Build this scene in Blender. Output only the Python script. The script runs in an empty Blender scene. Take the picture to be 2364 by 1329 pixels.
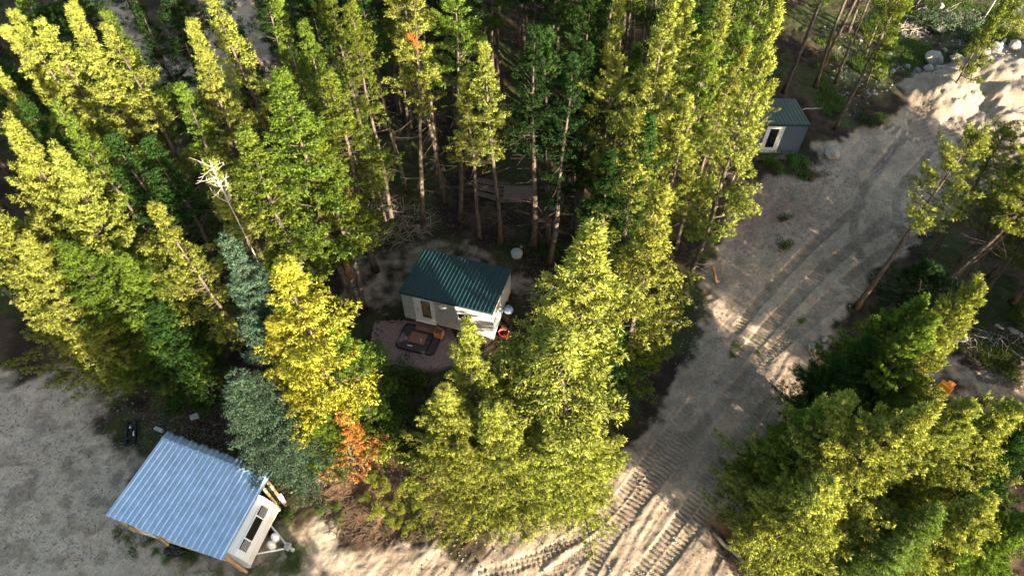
import bpy, math, random
import numpy as np
from mathutils import Vector, Matrix, noise as mnoise
sc = bpy.context.scene
R = math.radians
# ------------------------------------------------------------------ camera, world, sun
CAMH = 30.0; PITCH = R(52)
cam = bpy.data.objects.new('camera', bpy.data.cameras.new('camera'))
sc.collection.objects.link(cam); sc.camera = cam
cam.location = (0, 0, CAMH); cam.rotation_euler = (math.pi/2 - PITCH, 0, 0)
cam.data.sensor_width = 36; cam.data.lens = 24.0
cam.data.clip_start = 0.5; cam.data.clip_end = 2000
SUN_EL, SUN_AZ = 15.0, 142.0          # azimuth: degrees clockwise from +Y
w = bpy.data.worlds.new('World'); sc.world = w; w.use_nodes = True
wn = w.node_tree
sky = wn.nodes.new('ShaderNodeTexSky'); sky.sky_type = 'NISHITA'; sky.sun_disc = False
sky.sun_elevation = R(SUN_EL); sky.sun_rotation = R(SUN_AZ)
wn.nodes['Background'].inputs['Strength'].default_value = 0.095
wt = wn.nodes.new('ShaderNodeVectorMath'); wt.operation = 'MULTIPLY'; wt.inputs[1].default_value = (1.15, .98, .77)   # evening air: a little less blue
wn.links.new(sky.outputs[0], wt.inputs[0]); wn.links.new(wt.outputs[0], wn.nodes['Background'].inputs[0])
sl = bpy.data.lights.new('sun', 'SUN'); sl.energy = 5.0; sl.angle = R(0.5); sl.color = (1.0, 0.84, 0.60)
sun = bpy.data.objects.new('sun', sl); sc.collection.objects.link(sun)
sd = Vector((math.sin(R(SUN_AZ))*math.cos(R(SUN_EL)), math.cos(R(SUN_AZ))*math.cos(R(SUN_EL)), math.sin(R(SUN_EL))))
sun.rotation_euler = sd.to_track_quat('Z', 'Y').to_euler(); sun.location = (0, 0, 60)
sc.view_settings.view_transform = 'Standard'; sc.view_settings.look = 'None'
sc.view_settings.exposure = 2.42; sc.view_settings.gamma = 1
sc.cycles.max_bounces = 6; sc.cycles.transparent_max_bounces = 4

# ------------------------------------------------------------------ helpers
col = sc.collection
def gp(x, y, z=0.0):
    """point at height z that the photograph shows at pixel x, y"""
    a = (x-1182)/1576; b = -(y-664.5)/1576
    r = (a, math.cos(PITCH)+b*math.sin(PITCH), -math.sin(PITCH)+b*math.cos(PITCH))
    t = (z-CAMH)/r[2]
    return (r[0]*t, r[1]*t)
def tag(o, label=None, cat=None, group=None, kind=None):
    for k, v in (('label', label), ('category', cat), ('group', group), ('kind', kind)):
        if v: o[k] = v
    return o
def empty(name, loc, label, cat, group=None, rz=0.0):
    o = bpy.data.objects.new(name, None); col.objects.link(o)
    o.location = loc; o.rotation_euler[2] = rz; o.empty_display_size = .3
    return tag(o, label, cat, group)
def link(name, me, parent=None, mat=None):
    o = bpy.data.objects.new(name, me); col.objects.link(o)
    if parent: o.parent = parent
    if mat and not me.materials: me.materials.append(mat)
    return o
class MB:
    def __init__(s): s.v = []; s.f = []
    def poly(s, pts): n = len(s.v); s.v += [tuple(p) for p in pts]; s.f.append(tuple(range(n, n+len(pts))))
    def box(s, x0, y0, z0, x1, y1, z1, M=None):
        p = [(x0,y0,z0),(x1,y0,z0),(x1,y1,z0),(x0,y1,z0),(x0,y0,z1),(x1,y0,z1),(x1,y1,z1),(x0,y1,z1)]
        if M is not None: p = [tuple(M @ Vector(q)) for q in p]
        n = len(s.v); s.v += p
        s.f += [tuple(n+i for i in q) for q in ((0,3,2,1),(4,5,6,7),(0,1,5,4),(1,2,6,5),(2,3,7,6),(3,0,4,7))]
    def tube(s, pts, rads, k=6, cap=True):
        pts = [Vector(p) for p in pts]
        if not hasattr(rads, '__len__'): rads = [rads]*len(pts)
        n0 = len(s.v)
        for i, p in enumerate(pts):
            d = (pts[min(i+1, len(pts)-1)] - pts[max(i-1, 0)])
            d = d.normalized() if d.length > 1e-6 else Vector((0,0,1))
            a = d.cross(Vector((0,0,1))) if abs(d.z) < .9 else d.cross(Vector((1,0,0)))
            a.normalize(); b = d.cross(a)
            for j in range(k):
                t = 2*math.pi*j/k
                s.v.append(tuple(p + (a*math.cos(t) + b*math.sin(t))*rads[i]))
        for i in range(len(pts)-1):
            for j in range(k):
                q = n0+i*k
                s.f.append((q+j, q+(j+1)%k, q+k+(j+1)%k, q+k+j))
        if cap and k > 2:
            s.f.append(tuple(n0+j for j in range(k))[::-1]); e = n0+(len(pts)-1)*k
            s.f.append(tuple(e+j for j in range(k)))
    def lathe(s, prof, k=20, c=(0,0,0)):
        n0 = len(s.v)
        for r, z in prof:
            for j in range(k):
                t = 2*math.pi*j/k; s.v.append((c[0]+r*math.cos(t), c[1]+r*math.sin(t), c[2]+z))
        for i in range(len(prof)-1):
            for j in range(k): s.f.append((n0+i*k+j, n0+i*k+(j+1)%k, n0+(i+1)*k+(j+1)%k, n0+(i+1)*k+j))
        s.f.append(tuple(n0+j for j in range(k))[::-1]); s.f.append(tuple(n0+(len(prof)-1)*k+j for j in range(k)))
    def mesh(s, name, mat, smooth=False):
        me = bpy.data.meshes.new(name); me.from_pydata(s.v, [], s.f); me.update()
        if mat: me.materials.append(mat)
        if smooth: me.shade_smooth()
        return me
    def build(s, name, mat, parent=None, smooth=False, bevel=0):
        o = link(name, s.mesh(name, mat, smooth), parent)
        if bevel:
            m = o.modifiers.new('bevel', 'BEVEL'); m.width = bevel; m.segments = 2; m.limit_method = 'ANGLE'
        return o
def np_mesh(name, V, F, mat, smooth=False):
    """V (n,3), F (m,k) equal-size faces"""
    me = bpy.data.meshes.new(name); V = np.ascontiguousarray(V, dtype=np.float32); F = np.ascontiguousarray(F, dtype=np.int32)
    m, k = F.shape
    me.vertices.add(len(V)); me.vertices.foreach_set('co', V.ravel())
    me.loops.add(m*k); me.loops.foreach_set('vertex_index', F.ravel())
    me.polygons.add(m); me.polygons.foreach_set('loop_start', np.arange(0, m*k, k, dtype=np.int32))
    me.polygons.foreach_set('loop_total', np.full(m, k, dtype=np.int32))
    me.update(calc_edges=True)
    if smooth: me.shade_smooth()
    if mat: me.materials.append(mat)
    return me
def fattr(me, name, arr, typ='FLOAT'):
    a = me.attributes.new(name, typ, 'POINT')
    a.data.foreach_set('vector' if typ == 'FLOAT_VECTOR' else ('color' if 'COLOR' in typ else 'value'), np.ascontiguousarray(arr, dtype=np.float32).ravel())
# value noise
def vnoise(x, y, seed=0):
    rs = np.random.RandomState(seed); T = rs.rand(256, 256)
    xi = np.floor(x).astype(int); yi = np.floor(y).astype(int); fx = x-xi; fy = y-yi
    fx = fx*fx*(3-2*fx); fy = fy*fy*(3-2*fy)
    g = lambda a, b: T[a & 255, b & 255]
    return (g(xi,yi)*(1-fx)+g(xi+1,yi)*fx)*(1-fy) + (g(xi,yi+1)*(1-fx)+g(xi+1,yi+1)*fx)*fy
def fbm(x, y, o=4, seed=0):
    s = 0; a = .5
    for i in range(o): s = s + a*(vnoise(x*2**i+i*17.3, y*2**i+i*9.1, seed+i)-.5); a *= .5
    return s*2
def ss(a, b, x):
    t = np.clip((x-a)/(b-a), 0, 1); return t*t*(3-2*t)

# ------------------------------------------------------------------ materials
def newmat(name):
    m = bpy.data.materials.new(name); m.use_nodes = True
    nt = m.node_tree; return m, nt, nt.nodes['Principled BSDF']
def N(nt, t, **kw):
    n = nt.nodes.new('ShaderNode'+t)
    for k, v in kw.items():
        if k[0] == '_': n.inputs[k[1:].replace('_', ' ')].default_value = v
        else: setattr(n, k, v)
    return n
def simple(name, rgb, rough=.7, metal=0, var=.15, scale=6, bump=.0, bscale=40, stretch=None, spec=.3):
    m, nt, b = newmat(name)
    b.inputs['Roughness'].default_value = rough; b.inputs['Metallic'].default_value = metal
    b.inputs['Specular IOR Level'].default_value = spec
    tc = N(nt, 'TexCoord'); mp = N(nt, 'Mapping'); nt.links.new(tc.outputs['Object'], mp.inputs[0])
    if stretch: mp.inputs['Scale'].default_value = stretch
    no = N(nt, 'TexNoise', _Scale=scale, _Detail=6.0, _Roughness=.65); nt.links.new(mp.outputs[0], no.inputs['Vector'])
    cr = N(nt, 'ValToRGB'); nt.links.new(no.outputs[0], cr.inputs[0])
    cr.color_ramp.elements[0].position = .3; cr.color_ramp.elements[1].position = .7
    cr.color_ramp.elements[0].color = tuple(c*(1-var) for c in rgb)+(1,)
    cr.color_ramp.elements[1].color = tuple(min(1, c*(1+var)) for c in rgb)+(1,)
    nt.links.new(cr.outputs[0], b.inputs['Base Color'])
    if bump:
        n2 = N(nt, 'TexNoise', _Scale=bscale, _Detail=4.0); nt.links.new(mp.outputs[0], n2.inputs['Vector'])
        bp = N(nt, 'Bump', _Strength=bump, _Distance=.02); nt.links.new(n2.outputs[0], bp.inputs['Height']); nt.links.new(bp.outputs[0], b.inputs['Normal'])
    return m
def foliage_mat(name, trans=.19, nmix=.70, tc=(1.15, 1.1, .5)):
    m, nt, b = newmat(name); nt.nodes.remove(b); L = nt.links.new
    oi = N(nt, 'ObjectInfo'); at = N(nt, 'Attribute', attribute_name='tint'); an = N(nt, 'Attribute', attribute_name='puff')
    # per-cluster brightness of the needles themselves (young and old needles)
    mr = N(nt, 'MapRange', _To_Min=.62, _To_Max=1.45); L(at.outputs['Fac'], mr.inputs[0])
    mul = N(nt, 'VectorMath', operation='SCALE'); L(oi.outputs['Color'], mul.inputs[0]); L(mr.outputs[0], mul.inputs['Scale'])
    hs = N(nt, 'HueSaturation'); L(mul.outputs[0], hs.inputs['Color'])
    mh = N(nt, 'MapRange', _To_Min=.502, _To_Max=.512); L(oi.outputs['Random'], mh.inputs[0]); L(mh.outputs[0], hs.inputs['Hue'])
    mv = N(nt, 'MapRange', _To_Min=.85, _To_Max=1.15); L(oi.outputs['Random'], mv.inputs[0]); L(mv.outputs[0], hs.inputs['Value'])
    vt = N(nt, 'VectorTransform', vector_type='NORMAL', convert_from='OBJECT', convert_to='WORLD'); L(an.outputs['Vector'], vt.inputs[0])
    ge = N(nt, 'NewGeometry')
    mx = N(nt, 'Mix', data_type='VECTOR'); mx.inputs[0].default_value = nmix
    L(ge.outputs['Normal'], mx.inputs[4]); L(vt.outputs[0], mx.inputs[5])
    nm = N(nt, 'VectorMath', operation='NORMALIZE'); L(mx.outputs[1], nm.inputs[0])
    df = N(nt, 'BsdfDiffuse'); L(hs.outputs[0], df.inputs['Color']); L(nm.outputs[0], df.inputs['Normal'])
    tr = N(nt, 'BsdfTranslucent'); tm = N(nt, 'VectorMath', operation='MULTIPLY'); tm.inputs[1].default_value = tc
    L(hs.outputs[0], tm.inputs[0]); L(tm.outputs[0], tr.inputs['Color'])
    ms = N(nt, 'MixShader'); ms.inputs[0].default_value = trans; L(df.outputs[0], ms.inputs[1]); L(tr.outputs[0], ms.inputs[2])
    L(ms.outputs[0], nt.nodes['Material Output'].inputs[0])
    return m
M_NEEDLE = foliage_mat('needles')
M_LEAF = foliage_mat('leaves', .3, .45)
M_GRASS = foliage_mat('grass_blades', .3, .5)
def bark_mat(name, a, b_, sc_=9):
    m, nt, b = newmat(name); L = nt.links.new; b.inputs['Roughness'].default_value = .9; b.inputs['Specular IOR Level'].default_value = .1
    tc = N(nt, 'TexCoord'); mp = N(nt, 'Mapping'); mp.inputs['Scale'].default_value = (1, 1, .25); L(tc.outputs['Object'], mp.inputs[0])
    no = N(nt, 'TexNoise', _Scale=sc_, _Detail=6.0, _Roughness=.7); L(mp.outputs[0], no.inputs['Vector'])
    cr = N(nt, 'ValToRGB'); L(no.outputs[0], cr.inputs[0]); cr.color_ramp.elements[0].position = .35; cr.color_ramp.elements[1].position = .65
    cr.color_ramp.elements[0].color = a+(1,); cr.color_ramp.elements[1].color = b_+(1,)
    L(cr.outputs[0], b.inputs['Base Color'])
    bp = N(nt, 'Bump', _Strength=.6, _Distance=.03); L(no.outputs[0], bp.inputs['Height']); L(bp.outputs[0], b.inputs['Normal'])
    return m
M_BARK = bark_mat('bark', (.045,.036,.030), (.16,.135,.11))
M_LITTER = bark_mat('litter', (.05,.04,.03), (.19,.15,.12), 5)
M_DEAD = bark_mat('dead_wood', (.22,.19,.16), (.50,.46,.41), 14)
M_WHITEWOOD = bark_mat('bleached_wood', (.27,.24,.21), (.50,.46,.41), 14)
M_LOG = bark_mat('weathered_log', (.17,.13,.10), (.40,.34,.28), 12)
M_BARE_SUNLIT = bark_mat('bare_and_sunlit_wood', (.30,.15,.07), (.55,.30,.15), 7)  # bare wood, and the orange that stands for sun on a trunk foot

# ------------------------------------------------------------------ tree generators (numpy)
def unit(a): return a/np.maximum(np.linalg.norm(a, axis=-1, keepdims=True), 1e-9)
def tufts(P, D, n, length, width, axl, rs, spread=.9):
    """bottle-brush needle clusters: P centres, D axis directions"""
    m = len(P); P = np.repeat(P, n, 0); D = np.repeat(D, n, 0)
    u = rs.rand(m*n, 1)*axl
    rd = unit(rs.normal(size=(m*n, 3))); d = unit(rd*spread + D*.65)
    base = P + D*u + rd*.02; tip = base + d*length*(.7+.6*rs.rand(m*n, 1))
    side = unit(np.cross(d, unit(rs.normal(size=(m*n, 3)))))*width*.5*(.7+.6*rs.rand(m*n, 1))
    mid = base*.45 + tip*.55
    V = np.stack([base, mid+side, tip, mid-side], 1).reshape(-1, 3)
    F = np.arange(m*n*4).reshape(-1, 4)
    C = P + D*axl*.5
    nr = unit((V.reshape(-1, 4, 3) - C[:, None, :]) + d[:, None, :]*length*.3).reshape(-1, 3)
    tint = np.repeat(rs.rand(m), n*4)
    return V, F, nr, tint
def crown_mesh(name, parts, mat):
    V = np.concatenate([p[0] for p in parts]); nr = np.concatenate([p[2] for p in parts]); ti = np.concatenate([p[3] for p in parts])
    F = []; o = 0
    for p in parts: F.append(p[1]+o); o += len(p[0])
    me = np_mesh(name, V, np.concatenate(F), mat)
    fattr(me, 'tint', ti); fattr(me, 'puff', nr, 'FLOAT_VECTOR')
    return me
def trunk_curve(h, rs, bend=.25):
    a = rs.rand(4)*6.28
    def f(z):
        t = z/h
        return np.array([bend*(math.sin(t*3+a[0])-math.sin(a[0]))*.6 + .05*math.sin(t*11+a[2]), bend*(math.sin(t*2.6+a[1])-math.sin(a[1]))*.6 + .05*math.sin(t*9+a[3]), z])
    return f
def make_pine(name, h, base, Rm, dens, seed, bushy=.0, dead=30, gap=.12, prof=None, tuft=(.092, .024, .135, 19), r0=.115):
    rs = np.random.RandomState(seed); tc_ = trunk_curve(h, rs)
    T = MB(); zs = np.linspace(0, h*.985, 14)
    T.tube([tc_(z) for z in zs], [max(.012, r0*(1-z/h)**.8 + (.05 if z < .1 else 0)) for z in zs], 7)
    P = []; D = []
    z = base*h; lob = rs.rand(3)*6.28
    while z < h*.985:
        t = (z-base*h)/(h-base*h)
        pr = prof(t) if prof else (min(1, .5+t*3.5)*(1-t)**.95*1.08 + .04)
        nb = max(3, int(round((4.2+2*rs.rand())*dens)))
        for k in range(nb):
            if rs.rand() < gap*(1.9-t)+.04: continue
            az = rs.rand()*6.28
            L = Rm*pr*(.42+.62*rs.rand()+(.35 if rs.rand() < .16 else 0))*(1+.25*math.sin(az*2+lob[0]+z*1.1))
            el = R(-8+55*t**1.5+rs.normal()*8)
            o = tc_(z+rs.rand()*.2)
            d0 = np.array([math.cos(az)*math.cos(el), math.sin(az)*math.cos(el), math.sin(el)])
            up = np.array([0, 0, 1.0]); nseg = 5; pts = [o]; d = d0.copy()
            for i in range(nseg):
                d = unit(d + up*(.10+.05*rs.rand()) + rs.normal(size=3)*.07); pts.append(pts[-1]+d*L/nseg)
            pts = np.array(pts)
            T.tube([tuple(p) for p in pts], [max(.006, (.012+.012*L)*(1-i/(nseg+.5))) for i in range(nseg+1)], 3, cap=False)
            # twigs with tufts
            s = .28 if L > .8 else .1
            step = .130/dens**.3
            nt_ = max(2, int(L*(1-s)/step))
            for i in range(nt_+1):
                u = s+(1-s)*(i+rs.rand()*.6)/(nt_+.6); u = min(u, 1.)
                fi = u*nseg; i0 = min(int(fi), nseg-1); q = pts[i0]+(pts[i0+1]-pts[i0])*(fi-i0); dd = unit(pts[i0+1]-pts[i0])
                wl = (.10+.55*math.sin(math.pi*min(1, u*.85+.12))*min(1, L/1.4))*(1-u*.5)*.80
                m_ = 1 if u > .95 else (2 + (rs.rand() < .6))
                for j in range(m_):
                    lat = unit(np.cross(dd, up))*(1 if j % 2 == 0 else -1)*(.6+.5*rs.rand()) + up*(.25+rs.normal()*.35) + dd*.7
                    lat = unit(lat); rr = wl*rs.rand()
                    P.append(q+lat*rr); D.append(unit(lat+up*.35+dd*.4))
                    if rr > .28 and rs.rand() < .7:
                        P.append(q+lat*rr*.5+rs.normal(size=3)*.05); D.append(unit(lat+up*.5))
        z += (.36+.16*rs.rand())*(1-.42*t)/(.8+.2*dens)
    top = tc_(h*.985)
    for i in range(9): P.append(top+np.array([0, 0, -i*.11])+rs.normal(size=3)*.05); D.append(unit(np.array([rs.normal()*.3, rs.normal()*.3, 1.])))
    # dead lower limbs
    for i in range(dead):
        zz = h*(.06+(base-.02+.08)*rs.rand()); az = rs.rand()*6.28; L = (.35+.9*rs.rand())*min(1, .5+Rm*.4); el = R(-5+rs.normal()*18)
        d = np.array([math.cos(az)*math.cos(el), math.sin(az)*math.cos(el), math.sin(el)]); p = tc_(zz); pts = [p]
        for k in range(3): d = unit(d+rs.normal(size=3)*.18); p = p+d*L/3; pts.append(p)
        T.tube([tuple(q) for q in pts], [.014, .010, .007, .004], 3, cap=False)
        if rs.rand() < .5:
            d2 = unit(d+rs.normal(size=3)*.6); T.tube([tuple(pts[2]), tuple(pts[2]+d2*L*.35)], [.006, .003], 3, cap=False)
    P = np.array(P); D = np.array(D)
    l, w_, ax, n = tuft
    parts = [tufts(P, D, n, l, w_, ax, rs)]
    return T.mesh(name+'_trunk', M_BARK, True), crown_mesh(name+'_crown', parts, M_NEEDLE), h, Rm, len(P)
def make_spruce(name, h, Rm, seed, base=.04, dens=1.0):
    rs = np.random.RandomState(seed); tc_ = trunk_curve(h, rs, .1)
    T = MB(); zs = np.linspace(0, h*.99, 10); T.tube([tc_(z) for z in zs], [.15*(1-z/h)**.9+.012 for z in zs], 7)
    P = []; D = []; NR = []
    z = base*h
    while z < h*.985:
        t = (z-base*h)/(h*(1-base)); nb = int((5+3*rs.rand())*dens)
        for k in range(nb):
            az = rs.rand()*6.28; L = Rm*((1-t)**.85+.06)*(.65+.45*rs.rand())
            el = R(-12+60*t**1.4+rs.normal()*6); o = tc_(z+rs.rand()*.15); nseg = 5; pts = [o]
            d = np.array([math.cos(az)*math.cos(el), math.sin(az)*math.cos(el), math.sin(el)])
            for i in range(nseg): d = unit(d+np.array([0, 0, .10*(i-1)])+rs.normal(size=3)*.04); pts.append(pts[-1]+d*L/nseg)
            pts = np.array(pts)
            T.tube([tuple(p) for p in pts], [max(.005, .022*(1-i/(nseg+.5))) for i in range(nseg+1)], 3, cap=False)
            nt_ = max(3, int(L/.105)); up = np.array([0, 0, 1.])
            for i in range(nt_):
                u = .12+.88*(i+.5*rs.rand())/nt_; fi = u*nseg; i0 = min(int(fi), nseg-1)
                q = pts[i0]+(pts[i0+1]-pts[i0])*(fi-i0); dd = unit(pts[i0+1]-pts[i0])
                P.append(q[None]); D.append(dd[None])
                for sgn in (-1, 1):
                    tl = (.12+.42*(1-u)*min(1, L))*(.7+.5*rs.rand())
                    td = unit(dd*.75+np.cross(dd, up)*sgn*.8+up*(-.12+rs.normal()*.12))
                    nn = max(1, int(tl/.085)); k_ = (np.arange(nn)+.5)/nn
                    P.append(q+td*tl*k_[:, None]); D.append(np.repeat(td[None], nn, 0))
        z += (.20+.08*rs.rand())*(1-.35*t)
    P = np.concatenate(P); D = np.concatenate(D)
    V, F, nr, ti = tufts(P, D, 8, .075, .024, .085, rs, .75)
    return T.mesh(name+'_trunk', M_BARK, True), crown_mesh(name+'_crown', [(V, F, nr, ti)], M_NEEDLE), h, Rm, len(P)
def leaf_blob(name, clumps, n, size, seed, mat, stretch=(1, 1, 1)):
    """clumps: list of (centre, radius); leaf quads spread through each clump"""
    rs = np.random.RandomState(seed); out = []
    for c, r in clumps:
        m = int(n*r*r)+8; d = unit(rs.normal(size=(m, 3))); rad = r*(.35+.65*rs.rand(m, 1)**.5)
        p = np.array(c)+d*rad*np.array(stretch); lo = unit(rs.normal(size=(m, 3))+np.array([0, 0, .4])); si = unit(np.cross(lo, rs.normal(size=(m, 3))))
        s = size*(.6+.8*rs.rand(m, 1))
        V = np.stack([p-lo*s*.5, p+si*s*.3, p+lo*s*.5, p-si*s*.3], 1).reshape(-1, 3)
        nr = np.repeat(unit(d+np.array([0, 0, .3])), 4, 0); ti = np.repeat(np.clip(rs.rand()*.5+rs.rand(m)*.5, 0, 1), 4)
        out.append((V, np.arange(m*4).reshape(-1, 4), nr, ti))
    return crown_mesh(name, out, mat)

full_prof = lambda t: (min(1, .74+t*1.6)*(1-t)**.80*1.06 + .035)
spr_prof = lambda t: (min(1, .5+t*4)*(1-t*.75)**.6*(1 if t < .93 else .6) + .03)
LIB = {
 'slim': [make_pine('slim%d' % i, 14, .42+.05*i, 1.3, 1.0, 11+i, dead=34) for i in range(4)]+[make_pine('slimb%d' % i, 14, .36+.1*i, 1.35, 1.0, 311+i, dead=40, gap=.24, prof=lambda t: (min(1, .3+t*2.2)*(1-t)**1.15*1.25+.05)) for i in range(2)],
 'tall': [make_pine('tall%d' % i, 15, .55+.04*i, 1.25, 1.05, 31+i, dead=46, gap=.18) for i in range(3)],
 'mid':  [make_pine('mid%d' % i, 14, .26+.05*i, 1.7, 1.3, 51+i, dead=20) for i in range(3)]+[make_pine('midb%d' % i, 14, .3, 1.7, 1.2, 351+i, dead=26, gap=.2, prof=lambda t: (min(1, .35+t*2.4)*(1-t)**1.1*1.2+.05)) for i in range(2)],
 'full': [make_pine('full%d' % i, 13, .10+.03*i, 2.3, 1.75, 71+i, dead=8, gap=.06, prof=full_prof, tuft=(.098, .025, .15, 19)) for i in range(3)],
 'sparse': [make_pine('sparse%d' % i, 13, .50+.03*i, 1.5, 1.15, 91+i, dead=50, gap=.20, prof=spr_prof, r0=.13) for i in range(2)],
 'young': [make_pine('young%d' % i, 5, .10, 1.05, 1.0, 101+i, dead=0, r0=.06, prof=full_prof) for i in range(2)],
 'spruce': [make_spruce('spruce%d' % i, 11, 2.3, 111+i) for i in range(2)],
}
print('TUFTS', {k: [v[4] for v in L] for k, L in LIB.items()})
COLS = {'g': (.150,.220,.034), 'l': (.325,.350,.072), 'o': (.165,.200,.032), 'd': (.040,.082,.020), 'y': (.385,.350,.050),  # sunlight (l) and shade (d, dg) of the pines put into these colours
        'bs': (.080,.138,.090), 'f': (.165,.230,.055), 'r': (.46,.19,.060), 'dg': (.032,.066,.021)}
tree_pts = []
rnd = random.Random(5)
def place_tree(kind, x, y, h, Rr, ck, label, group=None, name='pine_tree', z=None, rz=None, cat='tree'):
    Rr *= {'full': 1.15, 'mid': 1.32, 'slim': 1.38, 'tall': 1.35, 'sparse': 1.3}.get(kind.split(':')[0], 1)
    lst = LIB[kind.split(':')[0]]; i = int(kind[-1]) if ':' in kind else rnd.randrange(len(lst)); tm, cm, H0, R0, _ = lst[i]
    t = empty(name, (x, y, hgt(x, y) if z is None else z), label, cat, group, rz if rz is not None else rnd.random()*6.28)
    s = (Rr/R0, Rr/R0*rnd.uniform(.9, 1.1), h/H0); t.scale = s; t.rotation_euler[0] = R(rnd.gauss(0, 1.3)); t.rotation_euler[1] = R(rnd.gauss(0, 1.3))
    a = link('trunk', tm, t); b = link('crown', cm, t)
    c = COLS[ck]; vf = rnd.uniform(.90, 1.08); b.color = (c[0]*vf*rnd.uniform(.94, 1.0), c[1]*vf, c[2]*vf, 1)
    tree_pts.append((x, y, Rr)); return t

# ------------------------------------------------------------------ ground
def wpoly(px): return np.array([gp(*p) for p in px])
def inpoly(P, x, y):
    c = np.zeros(x.shape, bool); n = len(P); j = n-1
    for i in range(n):
        xi, yi = P[i]; xj, yj = P[j]
        c ^= ((yi > y) != (yj > y)) & (x < (xj-xi)*(y-yi)/(yj-yi+1e-12)+xi); j = i
    return c
def seg_d(P, x, y):
    """distance to closed polygon outline"""
    best = np.full(x.shape, 1e9); n = len(P)
    for i in range(n):
        a = P[i]; b = P[(i+1) % n]; ab = b-a; t = np.clip(((x-a[0])*ab[0]+(y-a[1])*ab[1])/(ab@ab+1e-12), 0, 1)
        best = np.minimum(best, np.hypot(x-a[0]-ab[0]*t, y-a[1]-ab[1]*t))
    return best
def smask(P, x, y, soft=.8, jit=1.2, seed=3):
    jx = x+jit*fbm(x*.45, y*.45, 5, seed); jy = y+jit*fbm(x*.45+50, y*.45+20, 5, seed+40)
    d = seg_d(P, jx, jy); d = np.where(inpoly(P, jx, jy), d, -d)
    return ss(-soft, soft, d)
ROAD = wpoly([(700,1420),(860,1290),(1010,1240),(1090,1290),(1250,1200),(1400,1090),(1480,980),(1590,880),(1620,720),(1640,600),(1690,460),(1760,400),(1860,420),(1900,330),(1990,300),(2110,240),(2060,180),(2200,155),(2364,150),(2650,130),(2650,430),(2250,470),(2120,560),(2010,650),(1960,720),(1900,830),(1850,900),(1810,980),(1720,1080),(1690,1200),(1760,1400)])
YARD = wpoly([(-500,1420),(-400,900),(0,860),(190,850),(290,900),(250,1000),(280,1080),(300,1180),(420,1290),(600,1290),(700,1180),(800,1200),(840,1420)])
EAST = wpoly([(2230,840),(2364,800),(2700,820),(2700,980),(2400,960),(2250,960),(2100,920),(2100,860)])
CLEAR = wpoly([(180,-60),(280,-60),(330,60),(420,150),(470,60),(440,-80),(560,-80),(600,60),(650,200),(560,230),(420,230),(260,130)])
CABY = wpoly([(800,640),(850,590),(960,560),(1180,600),(1270,640),(1260,700),(1180,680),(930,700),(880,720),(800,700)])
GRAVEL = wpoly([(870,745),(935,740),(1040,760),(1080,830),(1000,850),(900,840),(860,800)])
MULCH = wpoly([(1690,470),(1750,410),(1850,440),(1870,500),(1780,540),(1700,560)])
SANDP = wpoly([(2060,190),(2200,150),(2364,135),(2650,120),(2650,330),(2364,330),(2240,300),(2160,250)])
pile_c = [(gp(2190,215), 3.2, 1.15), (gp(2290,190), 4.2, 1.7), (gp(2364,230), 4.5, 1.5), (gp(2420,170), 4.5, 1.8), (gp(2330,270), 2.6, .6)]
# machine tracks: centre lines of single belts (pixel points in the photograph)
LANES = [
 [(1350,1345),(1400,1255),(1455,1180),(1520,1105),(1580,1030),(1650,945),(1720,870),(1790,790)],
 [(1450,1345),(1500,1290),(1560,1210),(1620,1125),(1665,1060),(1720,990),(1790,910)],
 [(1660,880),(1730,800),(1770,750),(1830,690),(1900,610),(1980,560),(2060,520)],
 [(1720,880),(1790,800),(1860,735),(1930,670)],
 [(1110,1330),(1240,1290),(1370,1215),(1450,1130),(1540,1000),(1600,930)],
 [(1240,1345),(1330,1290),(1420,1215),(1500,1110),(1570,1000)],
 [(2230,860),(2290,850),(2364,835),(2450,820)],
 [(2180,540),(2080,560),(2010,600),(1950,650)],
 [(1600,1000),(1700,890),(1760,830),(1850,760),(1940,690)], [(1500,1345),(1590,1230),(1680,1110),(1760,1000),(1800,940)],
 [(1990,600),(1960,500),(2020,390),(2090,310)], [(2090,560),(2060,470),(2100,400),(2160,340)], [(1700,760),(1790,650),(1880,560),(1990,470)], [(1740,800),(1840,690),(1930,600),(2050,500)],
]
def circ(cx, cy, r, a0, a1):
    c = gp(cx, cy); return [(c[0]+r*math.cos(R(a)), c[1]+r*math.sin(R(a))) for a in np.arange(a0, a1, 12)]
WL = [[gp(*p) for p in l] for l in LANES] + [circ(2235,305,3.3,20,260), circ(2240,315,1.5,20,330), circ(2400,330,3.0,60,250), circ(2120,250,3.4,200,300)]
LW = [.24]*14 + [.6, .6, .5, .5]
def lane_fields(x, y):
    M = np.zeros(x.shape); U = np.zeros(x.shape)
    for L, hw in zip(WL, LW):
        L = [np.array(p) for p in L]
        # smooth by subdividing (Chaikin)
        for _ in range(2):
            Q = [L[0]]
            for a, b in zip(L[:-1], L[1:]): Q += [a*.75+b*.25, a*.25+b*.75]
            L = Q+[L[-1]]
        acc = 0; bd = np.full(x.shape, 1e9); bu = np.zeros(x.shape)
        for a, b in zip(L[:-1], L[1:]):
            ab = b-a; l = math.hypot(*ab)
            if l < 1e-6: continue
            t = np.clip(((x-a[0])*ab[0]+(y-a[1])*ab[1])/(l*l), 0, 1); d = np.hypot(x-a[0]-ab[0]*t, y-a[1]-ab[1]*t)
            m = d < bd; bd[m] = d[m]; bu[m] = (acc+t*l)[m]; acc += l
        m = ss(hw+.07, hw-.03, bd); bu = bu*(.46 if hw > .4 else 1); k = m > M
        M[k] = m[k]; U[k] = bu[k]
    return M, U
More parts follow.
